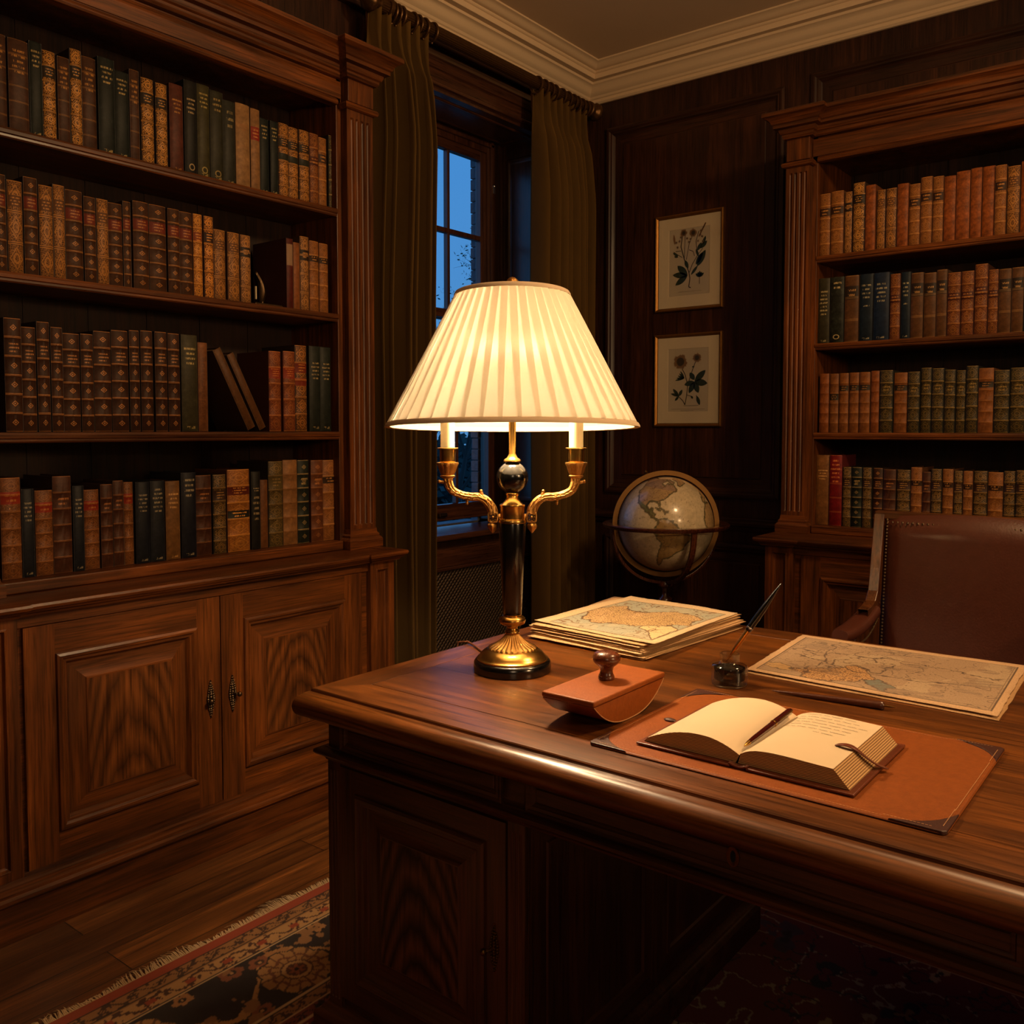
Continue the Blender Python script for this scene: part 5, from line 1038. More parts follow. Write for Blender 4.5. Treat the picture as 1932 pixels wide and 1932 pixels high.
for (a0, a1) in ((KL, Y1), (Y0, KR)):
    pe = dk
    q = MB().box(PX+.010, a0, .06, 2.27, a1, .645); part(dk, 'pedestal', q, [W('deskside', 2)])
    for b0, b1 in ((a0+.002, a0+.042), (a1-.042, a1-.002)):
        q = MB(); pilaster(q, Mx, b0, b1, .09, .640, .105, .618, .02, 3); part(dk, 'fluted_strip', q, [W('deskside', 2)], smooth=True, angle=25)
    q = MB().field(Mx, a0+.045, .118, a1-.045, .632, DD, 0, 1, 2, butt=1); part(dk, 'pedestal_door', q, [W('deskside', 2), W('deskside', 1), W('deskfig', 2)], smooth=True, angle=18)
    for r0, r1 in ((.09, .118), (.632, .64)): part(dk, 'door_rail', MB().box(PX+.006, a0+.042, r0, PX+.02, a1-.042, r1), [W('deskside', 1)])
    pl = [(-.02, 0), (.028, 0), (.028, .066), (.024, .072), (.016, .076), (.014, .082), (.006, .088), (.002, .094), (-.02, .094)]
    q = MB().sweep([(PX+.004, a0), (PX+.004, a1), (2.27, a1), (2.27, a0)], [(-o_, z) for o_, z in pl], closed=True); part(dk, 'pedestal_plinth', q, [W('deskside', 1)], smooth=True, angle=30)
    side = [(0, 0), (.05, 0), (.052, .004), (.06, .004), (.066, -.004), (.08, -.004)]
    yy = a0 if a0 == KL else a1; sg = 1 if a0 == KL else -1
    for c0, c1 in ((PX+.012, 1.77), (1.77, 2.268)):
        q = MB().field(lambda a, b, h: (a, yy-sg*(h+.001), b), c0, .10, c1, .637, side, 0, 1); part(dk, 'side_panel', q, [W('deskside', 2), W('deskside', 0)])
escutcheon(dk, Mx, 1.052, .385, .8, 1, old_brass)

# ================================================================== TABLE LAMP
LX, LY = 1.639, 1.290
R2 = Vector((rt.x, rt.y, 0)).normalized(); F2 = Vector((fw.x, fw.y, 0)).normalized()
lm = thing('table_lamp', (LX, LY, DT), 'brass and black two-armed table lamp with a pleated cream shade', 'table lamp')
Lc = (LX, LY, DT)
part(lm, 'base', MB().lathe([(.086, .0), (.0895, .002), (.0905, .012), (.0895, .022), (.086, .0265), (.079, .028)], 72, Lc), black, smooth=True, angle=50)
part(lm, 'base_dome', MB().lathe([(.080, .026), (.0825, .028), (.0825, .031), (.080, .0325), (.0785, .0335), (.0755, .038), (.070, .0445), (.062, .050), (.054, .0535), (.048, .054)], 72, Lc), brass, smooth=True, angle=50)
sk = [(.056, .0525), (.0545, .056), (.046, .0595), (.037, .0645), (.028, .071), (.021, .078), (.0165, .084), (.014, .087)]
part(lm, 'fluted_skirt', MB().lathe(sk, 168, Lc, mod=lambda r, z, a, j: r*(1+(.045 if j < 7 else 0)*(abs(math.cos(14*a))*2-1.2)*(1 if j else 0)), m=0), brass_orn, smooth=True, angle=60)
part(lm, 'stem', MB().lathe([(.013, .085), (.0165, .087), (.0175, .090), (.0160, .0935), (.0125, .096), (.0120, .100), (.0135, .104), (.022, .107), (.029, .111), (.0312, .117), (.0295, .123), (.024, .1275), (.0205, .129), (.0215, .131), (.021, .133)], 56, Lc), brass, smooth=True, angle=50)
part(lm, 'column', MB().lathe([(.0205, .131), (.0218, .132), (.0316, .343), (.0310, .345)], 64, Lc), black, smooth=True, angle=50)
part(lm, 'collar', MB().lathe([(.030, .344), (.0328, .345), (.0335, .349), (.0322, .352), (.0315, .354), (.0285, .355), (.0285, .382), (.0298, .384), (.0290, .387), (.0245, .389), (.0190, .394), (.0150, .400), (.0138, .407), (.0155, .409), (.0162, .4115), (.0152, .414), (.012, .415)], 64, Lc), brass, smooth=True, angle=50)
part(lm, 'ball', MB().ball((LX, LY, DT+.4495), .0366, 40), black, smooth=True, angle=0)
part(lm, 'rod', MB().lathe([(.017, .484), (.0200, .486), (.0200, .489), (.0175, .492), (.0125, .495), (.0095, .500), (.0083, .504), (.0083, .60), (.010, .604), (.0075, .61), (.0065, .70), (.014, .705), (.014, .715), (.006, .72), (.004, .885)], 32, Lc), brass, smooth=True, angle=50)
def LP(dx, z, dy=0): return Vector((LX, LY, DT))+R2*dx+F2*dy+Vector((0, 0, z))
for s_, off in ((-1, .149), (1, .147)):
    q = MB(); pp = [(off, .452), (off*.985, .436), (off*.92, .419), (off*.80, .4095), (off*.66, .4055), (off*.52, .404), (off*.41, .396), (off*.335, .383), (.0440, .366)]
    # smooth the centre line
    P3 = [LP(s_*a, b) for a, b in pp]; fine = []
    for i in range(len(P3)-1):
        p0, p1, p2, p3 = P3[max(i-1, 0)], P3[i], P3[i+1], P3[min(i+2, len(P3)-1)]
        for k in range(6): t_ = k/6; fine.append(.5*((2*p1)+(-p0+p2)*t_+(2*p0-5*p1+4*p2-p3)*t_*t_+(-p0+3*p1-3*p2+p3)*t_**3))
    fine.append(P3[-1]); N_ = len(fine); rr = [.0122-.0034*math.sin(PI*min(1, i/N_*1.1))+.0009*math.exp(-((i-26)/3)**2) for i in range(N_)]
    zz_ = Vector((0, 0, 1)); T_ = [(fine[min(i+1, N_-1)]-fine[max(i-1, 0)]).normalized() for i in range(N_)]
    def armv(i, j):
        a = 2*PI*i/36; n1 = F2; n2 = T_[j].cross(F2).normalized(); w = .5+.5*math.cos(5*a+j*.42*s_); rad = rr[j]*(.80+.24*w**.7)
        return fine[j]+(n1*math.cos(a)+n2*math.sin(a))*rad
    q.grid(armv, 36, N_, True)
    for k in range(4, N_-4, 3):    # overlapping leaf tips chased along the arm
        c_ = fine[k]; f_ = T_[k]; n2 = f_.cross(F2).normalized(); r_ = rr[k]
        for u_ in (-.55, .1, .7):
            b0 = c_-F2*r_*.86*math.cos(u_)+n2*r_*.86*math.sin(u_); b1 = b0-f_*.006-F2*.0022*math.cos(u_)+n2*.0022*math.sin(u_)+n2*.001*(k % 2)
            q.tube([b0+f_*.004, b0, b1], [.0012, .0024, .0010], 6)
    for (a, b, c_, e_) in ((off*1.04, .438, off*1.13, .440), (off*.46, .405, off*.485, .418), (off*.70, .402, off*.70, .390)): q.tube([LP(s_*a, b), LP(s_*c_, e_)], [.005, .003], 8); q.ball(LP(s_*c_, e_), .0042, 8)
    arm = part(lm, 'arm', q, brass_orn, smooth=True, angle=70)
    q = MB(); c3 = LP(s_*.0445, .3585)
    def ros(i, j): a = 2*PI*i/32; e = (abs(math.cos(a))**4+abs(math.sin(a))**4)**-.25; rr_ = [.011, .0140, .0150, .0140, .0110, .0092][j]; dd_ = [-.004, -.004, .002, .0095, .010, .0065][j]; return c3+R2*rr_*e*math.cos(a)*.86+Vector((0, 0, 1))*rr_*e*math.sin(a)*.95-F2*dd_
    q.grid(ros, 32, 6, True); q.ball(c3-F2*.0075, .0042, 8)
    for k in range(8): q.ball(c3-F2*.0075+R2*.0068*math.cos(k*PI/4)+Vector((0, 0, 1))*.0075*math.sin(k*PI/4), .0022, 6)
    q.tube([LP(s_*.026, .3585), LP(s_*.036, .3585)], .007, 10)
    part(lm, 'rosette', q, brass_orn, smooth=True, angle=50)
    q = MB(); pc = LP(s_*.0455, .3225); q.lathe([(.001, -.002), (.0045, .003), (.0095, .010), (.0118, .016), (.0095, .0205), (.0045, .0225)], 20, tuple(pc), mod=lambda r, z, a, j: r*(1+.15*math.cos(5*a))); part(lm, 'pendant', q, brass_orn, smooth=True, angle=60)
    cc = LP(s_*off, 0)
    q = MB().lathe([(.0105, .447), (.0165, .450), (.0170, .4535), (.0150, .455), (.0178, .462), (.0212, .474), (.0248, .481), (.0245, .4840), (.018, .4815)], 60, tuple(cc), mod=lambda r, z, a, j: r*(1+(.09 if 3 < j < 8 else 0)*(abs(math.cos(5*a))-.4))); part(lm, 'leaf_cup', q, brass_orn, smooth=True, angle=60)
    q = MB().lathe([(.0165, .480), (.0175, .483), (.0188, .512), (.0190, .5145), (.0243, .5150), (.0246, .5170), (.0240, .5182), (.017, .5185)], 48, tuple(cc)); part(lm, 'candle_cup', q, brass, smooth=True, angle=50)
    q = MB().lathe([(.0165, .517), (.0163, .52), (.0160, .612), (.012, .615)], 32, tuple(cc)); part(lm, 'candle_sleeve', q, plain('candle_card', (236, 214, 164), .6), smooth=True, angle=50)
# bulbs
t = NT('lit_bulb'); e = t.n('Emission'); e.inputs[0].default_value = (1.0, .69, .39, 1); e.inputs[1].default_value = BULB; t.l(e.outputs[0], t.out.inputs[0]); bulb_m = t.mat
for s_ in (-1, 1):
    part(lm, 'bulb', MB().ball(LP(s_*.030, .694), .027, 16), bulb_m, smooth=True, angle=0); part(lm, 'bulb_holder', MB().tube([LP(0, .655), LP(s_*.022, .668)], .009, 10), brass, smooth=True)
# shade: liner plus overlapping knife pleats
def shade_mat(name, tr, df, mixf, scat=0.):
    t = NT(name); a = t.n('BsdfTranslucent'); a.inputs[0].default_value = tr+(1,); b = t.n('BsdfDiffuse'); b.inputs[0].default_value = df+(1,); m = t.n('MixShader'); m.inputs[0].default_value = mixf
    src = a.outputs[0]
    if scat:
        r_ = t.n('BsdfRefraction'); r_.inputs['Color'].default_value = tr+(1,); r_.inputs['Roughness'].default_value = .52; r_.inputs['IOR'].default_value = 1.3; m2 = t.n('MixShader'); m2.inputs[0].default_value = scat; t.l(src, m2.inputs[1]); t.l(r_.outputs[0], m2.inputs[2]); src = m2.outputs[0]
    t.l(b.outputs[0], m.inputs[1]); t.l(src, m.inputs[2]); t.l(m.outputs[0], t.out.inputs[0]); return t.mat
lin_m = shade_mat('shade_liner', (.97, .93, .84), (.72, .68, .60), .62, .5); ple_m = shade_mat('pleated_silk', (.97, .92, .82), (.88, .82, .70), .66, .5); trim_m = shade_mat('shade_binding', (.5, .35, .2), (.70, .56, .40), .15)
Z0s, Z1s, R0s, R1s = .5645, .872, .2855, .1245; TL = math.radians(2.1); zc_s = .72
def tl(p):
    v = p-LP(0, zc_s); f = v.dot(F2); z = v.z; r_ = v.dot(R2); return LP(r_, zc_s+z*math.cos(TL)-f*math.sin(TL), f*math.cos(TL)+z*math.sin(TL))
def SP(a, z, dr=0): r = R0s+(R1s-R0s)*(z-Z0s)/(Z1s-Z0s)+dr; return tl(LP(r*math.cos(a), z, r*math.sin(a)))
sh = MB(); sh.grid(lambda i, j: SP(2*PI*i/96, Z0s+(Z1s-Z0s)*j/12, -.006), 96, 13, True)
shade = part(lm, 'lamp_shade', sh, lin_m, smooth=True, angle=0, label='pleated cream fabric shade')
q = MB(); NP = 46
for k in range(NP):
    th0 = 2*PI*k/NP; dth = 2*PI/NP; 
    def pl_(i, j):
        t_ = j/10; z = Z0s+.003+(Z1s-Z0s-.006)*t_; ov = .22+.66*t_; u = i/5; a = th0-dth*ov+(dth*(1+ov))*u; return SP(a, z, .0052*u**1.5+.0006*math.sin(k*3.1+t_*4)-.001)
    q.grid(pl_, 6, 11)
part(shade, 'pleats', q, ple_m, smooth=True, angle=0)
q = MB()
for zz, hh in ((Z0s, .0105), (Z1s-.008, .0095)):
    pr_ = [(-.0075, 0), (.0045, -.001), (.0062, hh*.3), (.0058, hh*.8), (.003, hh), (-.0075, hh)]
    q.grid(lambda i, j: SP(2*PI*i/96, zz+pr_[j % 6][1], pr_[j % 6][0]), 96, 7, True)
part(shade, 'binding', q, trim_m, smooth=True, angle=40)
q = MB()
for k in range(3): a = 2*PI*k/3+.4; q.tube([LP(0, .874), SP(a, Z1s-.004, -.008)], .0018, 6)
part(shade, 'spider', q, brass, smooth=True)
q = MB().lathe([(.006, .870), (.012, .874), (.008, .880), (.0125, .886), (.0145, .893), (.0125, .900), (.006, .9055), (.001, .907)], 28, Lc, mod=lambda r, z, a, j: r*(1+.06*math.cos(7*a))); part(lm, 'finial', q, brass_orn, smooth=True, angle=60)
cd = [(LX+.02, LY+.085, .806), (1.70, 1.42, .8035), (1.752, 1.50, .8035), (1.772, 1.545, .8055), (1.768, 1.572, .800), (1.762, 1.578, .76), (1.765, 1.565, .6), (1.77, 1.56, .3), (1.78, 1.58, .012), (1.9, 1.9, .012), (2.3, 2.44, .012)]
part(lm, 'cord', MB().tube(cd, .0028, 8), plain('brown_flex', (92, 52, 30), .5), smooth=True)
# ================================================================== THINGS ON THE DESK
def sheetgrid(C, z, nu, nv, wave, seed, curl=0.0):
    A, B, Cc, D = [np.array(c, float) for c in C]; u, v = np.meshgrid(np.linspace(0, 1, nu), np.linspace(0, 1, nv))
    er = .0012; eu = u+er*2*(fbm(v*22, v*0+seed, seed, 3)-.5)*4*np.where((u == 0) | (u == 1), 1, 0); ev = v+er*2*(fbm(u*22, u*0+seed, seed+3, 3)-.5)*4*np.where((v == 0) | (v == 1), 1, 0)
    P = A*((1-eu)*(1-ev))[..., None]+B*(eu*(1-ev))[..., None]+Cc*(eu*ev)[..., None]+D*((1-eu)*ev)[..., None]
    zz = z+wave*(fbm(u*3+seed, v*3, seed, 2)-.5)+curl*(np.clip(np.abs(u-.5)*2-.75, 0, 1)**2+np.clip(np.abs(v-.5)*2-.75, 0, 1)**2)*6*fbm(u*4, v*4+seed, seed+1, 2)
    return u, v, np.dstack([P, zz])
def build_sheet(root_name, label, cat, group, C, z, n, wave, seed, cols, curl, mat, th=.0009):
    u, v, V = sheetgrid(C, z, n[0], n[1], wave, seed, curl); c = cols(u, v)
    o = color_mesh(root_name, V.reshape(-1, 3), faces(n[0], n[1]), c.reshape(-1, 3), mat); q = o.modifiers.new('solid', 'SOLIDIFY'); q.thickness = th; q.offset = -1
    return tag(o, label, cat, group)
paper_c = attr_mat('old_paper', .85, .15, 300)
map_m = attr_mat('map_paper', .82, .15, 300, crinkle=150)
def set_land(o, land):
    a = o.data.attributes.new('Land', 'FLOAT', 'POINT'); a.data.foreach_set('value', land.ravel().astype(np.float32))
def cream(base):
    def f(u, v):
        c = np.empty(u.shape+(3,)); c[:] = s2l(base); e = np.minimum.reduce([u, v, 1-u, 1-v]); k = .86+.14*np.clip(e/.05, 0, 1)+.10*(fbm(u*7, v*7, 2, 3)-.5); return c*k[..., None]
    return f
NL = [(.11, .035), (.93, .06), (.95, .92), (.10, .875)]
LA = [(.15,.28),(.1,.49),(.13,.67),(.21,.69),(.38,.62),(.47,.64),(.62,.77),(.77,.75),(.92,.65),(.94,.48),(.83,.44),(.74,.36),(.65,.32),(.58,.25),(.48,.23),(.37,.21)]
TR = [(.68,.26),(.67,.32),(.74,.36),(.83,.41),(.92,.36),(.93,.25),(.92,.08),(.81,.19)]
lnd1 = {}
def map1(u, v):
    c = cream((204, 176, 136))(u, v); w = (fbm(u*9, v*9, 5, 5)-.5)*.16; uu, vv = u+w, v+(fbm(u*9+4, v*9, 6, 5)-.5)*.16
    nin = inside(u, v, NL); c[nin] = s2l((158, 156, 136)); c[nin & (fbm(u*5, v*5, 77, 3) > .5)] = s2l((168, 160, 136)); la = inside(uu, vv, LA) & nin; tr = inside(uu*.3+u*.7, vv*.3+v*.7, TR) & nin
    c[la] = s2l((196, 162, 110)); mo = (fbm(u*9, v*9, 8, 3) > .55) & la; c[mo] = s2l((206, 170, 120)); c[tr] = s2l((206, 178, 132))
    dd = edge_dist(uu, vv, LA); c[nin & (dd < .007)] = s2l((96, 74, 48)); dt = edge_dist(uu*.3+u*.7, vv*.3+v*.7, TR); c[nin & (dt < .005)] = s2l((100, 76, 50))
    riv = (np.abs(fbm(u*6, v*6, 12, 4)-.5) < .007) & nin; c[riv] = s2l((106, 82, 52)); dots = nin & ~la & (fbm(u*70, v*70, 15, 2) > .80); c[dots] = s2l((120, 118, 98))
    coast2 = nin & (np.abs(fbm(u*4+2, v*4, 22, 4)-.56) < .006) & ~la; c[coast2] = s2l((124, 96, 66))
    dn = edge_dist(u, v, NL); c[dn < .0035] = s2l((110, 84, 56)); c[(dn > .009) & (dn < .0125) & nin] = s2l((140, 110, 76)); lnd1['a'] = la*1.0+riv*0; return c
def map2(u, v):
    c = cream((196, 160, 120))(u, v); NL2 = [(.035, .05), (.97, .06), (.97, .94), (.035, .94)]; nin = inside(u, v, NL2); w = (fbm(u*12, v*12, 35, 5)-.5)*.12; uu, vv = u+w, v+(fbm(u*12+4, v*12, 36, 5)-.5)*.12
    c[nin] = s2l((158, 132, 104)); tint = nin & (fbm(u*3, v*3, 31, 3) > .55); c[tint] = s2l((168, 144, 114))
    LA2 = [(.18,.19),(.26,.05),(.34,.06),(.41,.14),(.48,.24),(.49,.29),(.44,.41),(.38,.45),(.33,.44),(.28,.29),(.23,.24)]; CO = [(.03,.22),(.1,.12),(.16,.13),(.2,.16),(.15,.22),(.11,.22),(.08,.2)]; T2 = [(.48,.23),(.51,.28),(.61,.14),(.63,.07),(.55,.11)]
    la = inside(uu, vv, LA2) & nin; c[la] = s2l((190, 148, 98)); c[inside(uu, vv, CO) & nin] = s2l((176, 142, 96)); c[inside(uu, vv, T2) & nin] = s2l((112, 116, 106))
    for P_, cl in ((LA2, True), (CO, True), (T2, True), ([(.27,.32),(.27,.51),(.31,.58)], False), ([(.11,.6),(.17,.59)], False), ([(.42,.62),(.45,.73),(.5,.72)], False), ([(.33,.51),(.49,.38),(.52,.6)], False), ([(.1,.5),(.4,.33),(.9,.4)], False), ([(.06,.62),(.5,.70),(.95,.62)], False), ([(.2,.95),(.24,.05)], False)):
        dd = edge_dist(uu, vv, P_, cl); c[nin & (dd < .0045)] = s2l((92, 74, 60))
    sk_ = nin & ((np.abs(fbm(u*7, v*7, 42, 4)-.5) < .008) | (fbm(u*60, v*60, 45, 2) > .83)); c[sk_] = s2l((110, 90, 72)); hat = nin & (fbm(u*8, v*8, 47, 3) > .66) & (((u+v)*160 % 1) < .4); c[hat] = s2l((116, 98, 82))
    for r_ in range(2): c[nin & (np.abs(v-(.86-.03*r_)) < .006) & (u > .09) & (u < .26) & (fbm(u*120, v*0+r_, 50, 2) > .42)] = s2l((84, 68, 56))
    dn = edge_dist(u, v, NL2); c[dn < .003] = s2l((84, 66, 50)); c[(dn > .008) & (dn < .011) & nin] = s2l((120, 98, 76)); lnd1['b'] = la*1.0; return c
random.seed(21)
base = [(1.925, 1.447), (1.895, 1.082), (2.388, 1.055), (2.430, 1.440)]
zc = DT+.0012
PS = ['bottommost sheet of the paper stack under the coloured map, flat on the desk']+['old sheet in the paper stack under the coloured map, %s up from the desktop' % ORD[k] for k in range(1, 12)]+['sheet directly beneath the coloured map, topmost plain sheet of the stack']
for k in range(13):
    jt = lambda s_: random.uniform(-s_, s_)
    a_ = jt(.035); cx, cy = 2.16, 1.256; dxy = (jt(.010), jt(.010)); tr_ = k/12
    C = []
    for (x, y) in base: xx, yy = x-cx, y-cy; C.append((cx+xx*math.cos(a_)-yy*math.sin(a_)+dxy[0]+.014*tr_, cy+xx*math.sin(a_)+yy*math.cos(a_)+dxy[1]+.012*tr_))
    if k == 11: C[3] = (2.428, 1.502)
    th = random.choice((.0010, .0016, .0022)); c0 = random.choice(((206, 168, 118), (196, 156, 108), (214, 180, 132), (184, 144, 100)))
    build_sheet('paper_sheet', PS[k] if k != 11 else 'sheet whose far corner pokes out beyond the coloured top map', 'paper', 'sheets in the paper stack', C, zc+th, (24, 20), .0016, k+3, cream(c0), .0009, paper_c, th)
    zc += th+.0014
o = build_sheet('map', 'large coloured map with tan land and pale blue sea topping the stack', 'map', 'maps on the desk', [(1.957, 1.464), (1.915, 1.069), (2.398, 1.074), (2.440, 1.449)], zc+.003, (330, 330), .0055, 2, map1, .0016, map_m, .0008)
set_land(o, lnd1['a'])
C2 = [(1.96, .856), (1.935, .33), (2.395, .35), (2.392, .884)]
build_sheet('paper_sheet', 'blank sheet lying flat under the second map near the chair', 'paper', 'sheets beneath the flat map', [(1.950, .848), (1.925, .325), (2.38, .34), (2.38, .872)], DT+.0015, (20, 20), .0008, 9, cream((190, 150, 104)), 0, paper_c, .001)
o = build_sheet('map', 'sepia map with grey coastlines lying flat at the right, before the chair', 'map', 'maps on the desk', C2, DT+.0058, (330, 300), .003, 4, map2, .0008, map_m, .0008); set_land(o, lnd1['b'])

# ---- desk pad
pad_m = plain('cognac_leather', (128, 66, 20), .5, bump=.3, bscale=220, vary=.3, spec=.3); pad_d = plain('chestnut_leather', (58, 24, 14), .5, bump=.25, bscale=220, vary=.2); stitch = plain('pale_thread', (176, 128, 84), .8)
PX0, PX1, PY0, PY1 = 1.328, 1.752, .285, .874
pad = thing('desk_pad', (1.54, .58, DT), 'cognac leather desk pad with darker corner patches under the open journal', 'desk pad')
def rrect(x0, y0, x1, y1, r, n=6):
    P_ = []
    for cx, cy, a0 in ((x1-r, y1-r, 0), (x0+r, y1-r, PI/2), (x0+r, y0+r, PI), (x1-r, y0+r, 3*PI/2)):
        for k in range(n+1): a = a0+PI/2*k/n; P_.append((cx+r*math.cos(a), cy+r*math.sin(a)))
    return P_
q = MB(); loops = [(0.002, DT+.0006), (0, DT+.002), (.0015, DT+.0042), (.004, DT+.0046), (.007, DT+.0040), (.0085, DT+.0036)]
n_ = 28
q.grid(lambda i, j: (*rrect(PX0+loops[j][0], PY0+loops[j][0], PX1-loops[j][0], PY1-loops[j][0], .012)[i], loops[j][1]), n_, len(loops), True)
q.poly([q.v[(len(loops)-1)*n_+i] for i in range(n_)]); part(pad, 'leather_sheet', q, pad_m, smooth=True, angle=50)
for cx, cy, sx, sy in ((PX0, PY1, 1, -1), (PX1, PY1, -1, -1), (PX0, PY0, 1, 1), (PX1, PY0, -1, 1)):
    out = [(0, 0)]; L_ = .078; P_ = [(.0005, .006), (.006, .0005), (L_, .0005)]
    for k in range(9): t_ = k/8; a = PI/2*t_; P_.append((L_*(1-t_)+.0005-.016*math.sin(PI*t_)*.7+0, L_*t_-.016*math.sin(PI*t_)*.7+.0005))
    P_ = P_[:3]+P_[4:]; b_ = MB(); top = [(cx+sx*a, cy+sy*b, DT+.0062) for a, b in P_]; bot = [(cx+sx*a, cy+sy*b, DT+.001) for a, b in P_]; n = len(P_); b_.add(top+bot, [tuple(range(n))]+[(i, (i+1) % n, n+(i+1) % n, n+i) for i in range(n)])
    part(pad, 'corner_patch', b_, pad_d, bevel=.0015, seg=2)
q = MB(); P_ = rrect(PX0+.0085, PY0+.0085, PX1-.0085, PY1-.0085, .010)
for i in range(len(P_)):
    a, b = Vector(P_[i]), Vector(P_[(i+1) % len(P_)]); L_ = (b-a).length
    if L_ < .02: continue
    d_ = (b-a)/L_; n = int(L_/.0052); 
    for k in range(n):
        p = a+d_*(k*.0052); e_ = p+d_*.0034; nn = Vector((-d_.y, d_.x))*.0006; z = DT+.0044 if not ((p.x < PX0+.09 or p.x > PX1-.09) and (p.y < PY0+.09 or p.y > PY1-.09)) else DT+.0068
        q.poly([(p.x-nn.x, p.y-nn.y, z), (e_.x-nn.x, e_.y-nn.y, z), (e_.x+nn.x, e_.y+nn.y, z), (p.x+nn.x, p.y+nn.y, z)])
part(pad, 'stitching', q, stitch, kind='stuff')
for xx in (1.527,): q = MB().ball((xx, .818, DT+.0055), .010, 12, sc=(.75, 1.3, .35)); part(pad, 'leather_tab', q, pad_d, smooth=True)

# ---- open journal
jr = thing('journal', (1.51, .61, DT+.005), 'open leather-bound journal with cream pages and handwriting on the right page', 'journal')
cov = plain('journal_leather', (104, 50, 28), .4, bump=.3, bscale=240, vary=.2, coat=.2)
JZ = DT+.0052
t = NT('book_block'); w_ = t.n('TexWave', bands_direction='Z'); t.l(t.obj(), w_.inputs[0]); w_.inputs['Scale'].default_value = 120; w_.inputs['Distortion'].default_value = .6; c = t.ramp(w_.outputs['Fac'], [(.25, s2l((132, 96, 58))), (.6, s2l((206, 168, 116)))]); t.bsdf(c, .85, 0, t.bump(w_.outputs['Fac'], .5, .001)); block_m = t.mat
pg_m = plain('journal_paper', (206, 184, 150), .85, vary=.03, bscale=30)
def halfcover(y0, y1):
    q = MB(); q.box(1.372, y0, JZ, 1.652, y1, JZ+.0042); return q
part(jr, 'cover', halfcover(.626, .802), cov, bevel=.0018, seg=3, smooth=True, angle=50); part(jr, 'cover', halfcover(.424, .598), cov, bevel=.0018, seg=3, smooth=True, angle=50)
q = MB(); q.grid(lambda i, j: (1.373+.278*j/6, .596+.032*i/10, JZ+.0022+.0085*abs(i/5-1)**2.2*0+(.0042*abs(i/5-1)**2)), 11, 7); part(jr, 'spine', q, cov, smooth=True, solid=.003)
def zl_(y):   # left page top
    t_ = (.786-y)/(.786-.614); return JZ+.0115+(.027*(1-(1-t_/.60)**2) if t_ < .60 else .027-.019*((t_-.60)/.40)**2)
def zr_(y):
    t_ = (.612-y)/(.612-.458); return JZ+.0215+.0165*(1-math.exp(-t_*7))-.006*t_
NY = 26; X0j, X1j = 1.384, 1.640
def block(nm, ys_, ztop, edge, sk=0):
    q = MB(); n = len(ys_)
    top = [(y, ztop(y)) for y in ys_]; bot = [(ys_[-1]+(-.0 if not sk else 0), JZ+.0045), (ys_[0], JZ+.0045)]
    prof = top+[(ys_[-1]+edge[1], JZ+.0045), (ys_[0]+edge[0], JZ+.0045)]; k = len(prof)
    for x in (X0j, X1j):
        for y, z in prof: q.v.append((x, y, z))
    q.f.append(tuple(range(k))); q.m.append(1); q.f.append(tuple(range(k, 2*k))); q.m.append(1)
    for i in range(k): j = (i+1) % k; q.f.append((i, j, k+j, k+i)); q.m.append(0 if i < n-1 else 1)
    return part(jr, nm, q, [pg_m, block_m], smooth=True, angle=40)
ysl = [.786-(.786-.612)*(i/(NY-1)) for i in range(NY)]; ysr = [.612-(.612-.460)*(i/(NY-1)) for i in range(NY)]
block('left_pages', ysl, zl_, (.006, .004)); rb_ = block('right_pages', ysr, zr_, (.008, -.026))
# handwriting: short wavering pen strokes following the page
q = MB(); random.seed(8)
for ln in range(7):
    x = 1.628-.0165*ln; y = .597 if ln not in (0,) else .590; end = (.500, .492, .486, .488, .500, .520, .512)[ln]; sl = random.uniform(-.02, .0)
    if ln == 6: y = .545
    pts = []; ph = 0
    while y > end:
        ph += 1; wl = random.choice((5, 7, 9, 12)); p_ = []
        for k in range(wl*3):
            y -= .00075; p_.append((x-.0028*abs(math.sin(k*1.25+ph))*random.uniform(.4, 1.0)-(.596-y)*sl+(.002 if random.random() < .06 else 0), y))
        for (xa, ya), (xb, yb) in zip(p_[:-1], p_[1:]):
            w = .00055; q.poly([(xa-w, ya, zr_(ya)+.0007), (xb-w, yb, zr_(yb)+.0007), (xb+w, yb, zr_(yb)+.0007), (xa+w, ya, zr_(ya)+.0007)])
        y -= .0032
part(rb_, 'handwriting', q, plain('sepia_ink', (46, 32, 22), .8))
q = MB(); sp2 = [(1.487, .492, zr_(.492)+.001), (1.486, .478, zr_(.478)+.006), (1.484, .462, zr_(.462)+.007), (1.488, .446, JZ+.027), (1.502, .430, JZ+.010), (1.516, .414, JZ+.004)]
def strap(i, j):
    p = Vector(sp2[j]); nx = Vector(sp2[min(j+1, 5)])-Vector(sp2[max(j-1, 0)]); s_ = Vector((-nx.y, nx.x, 0)).normalized(); w = (.0045, .0062, .0068, .0066, .0062, .0048)[j]; return p+s_*w*(i/2-1)
q.grid(strap, 5, 6); part(jr, 'clasp_strap', q, cov, smooth=True, solid=.0028, sub=2)
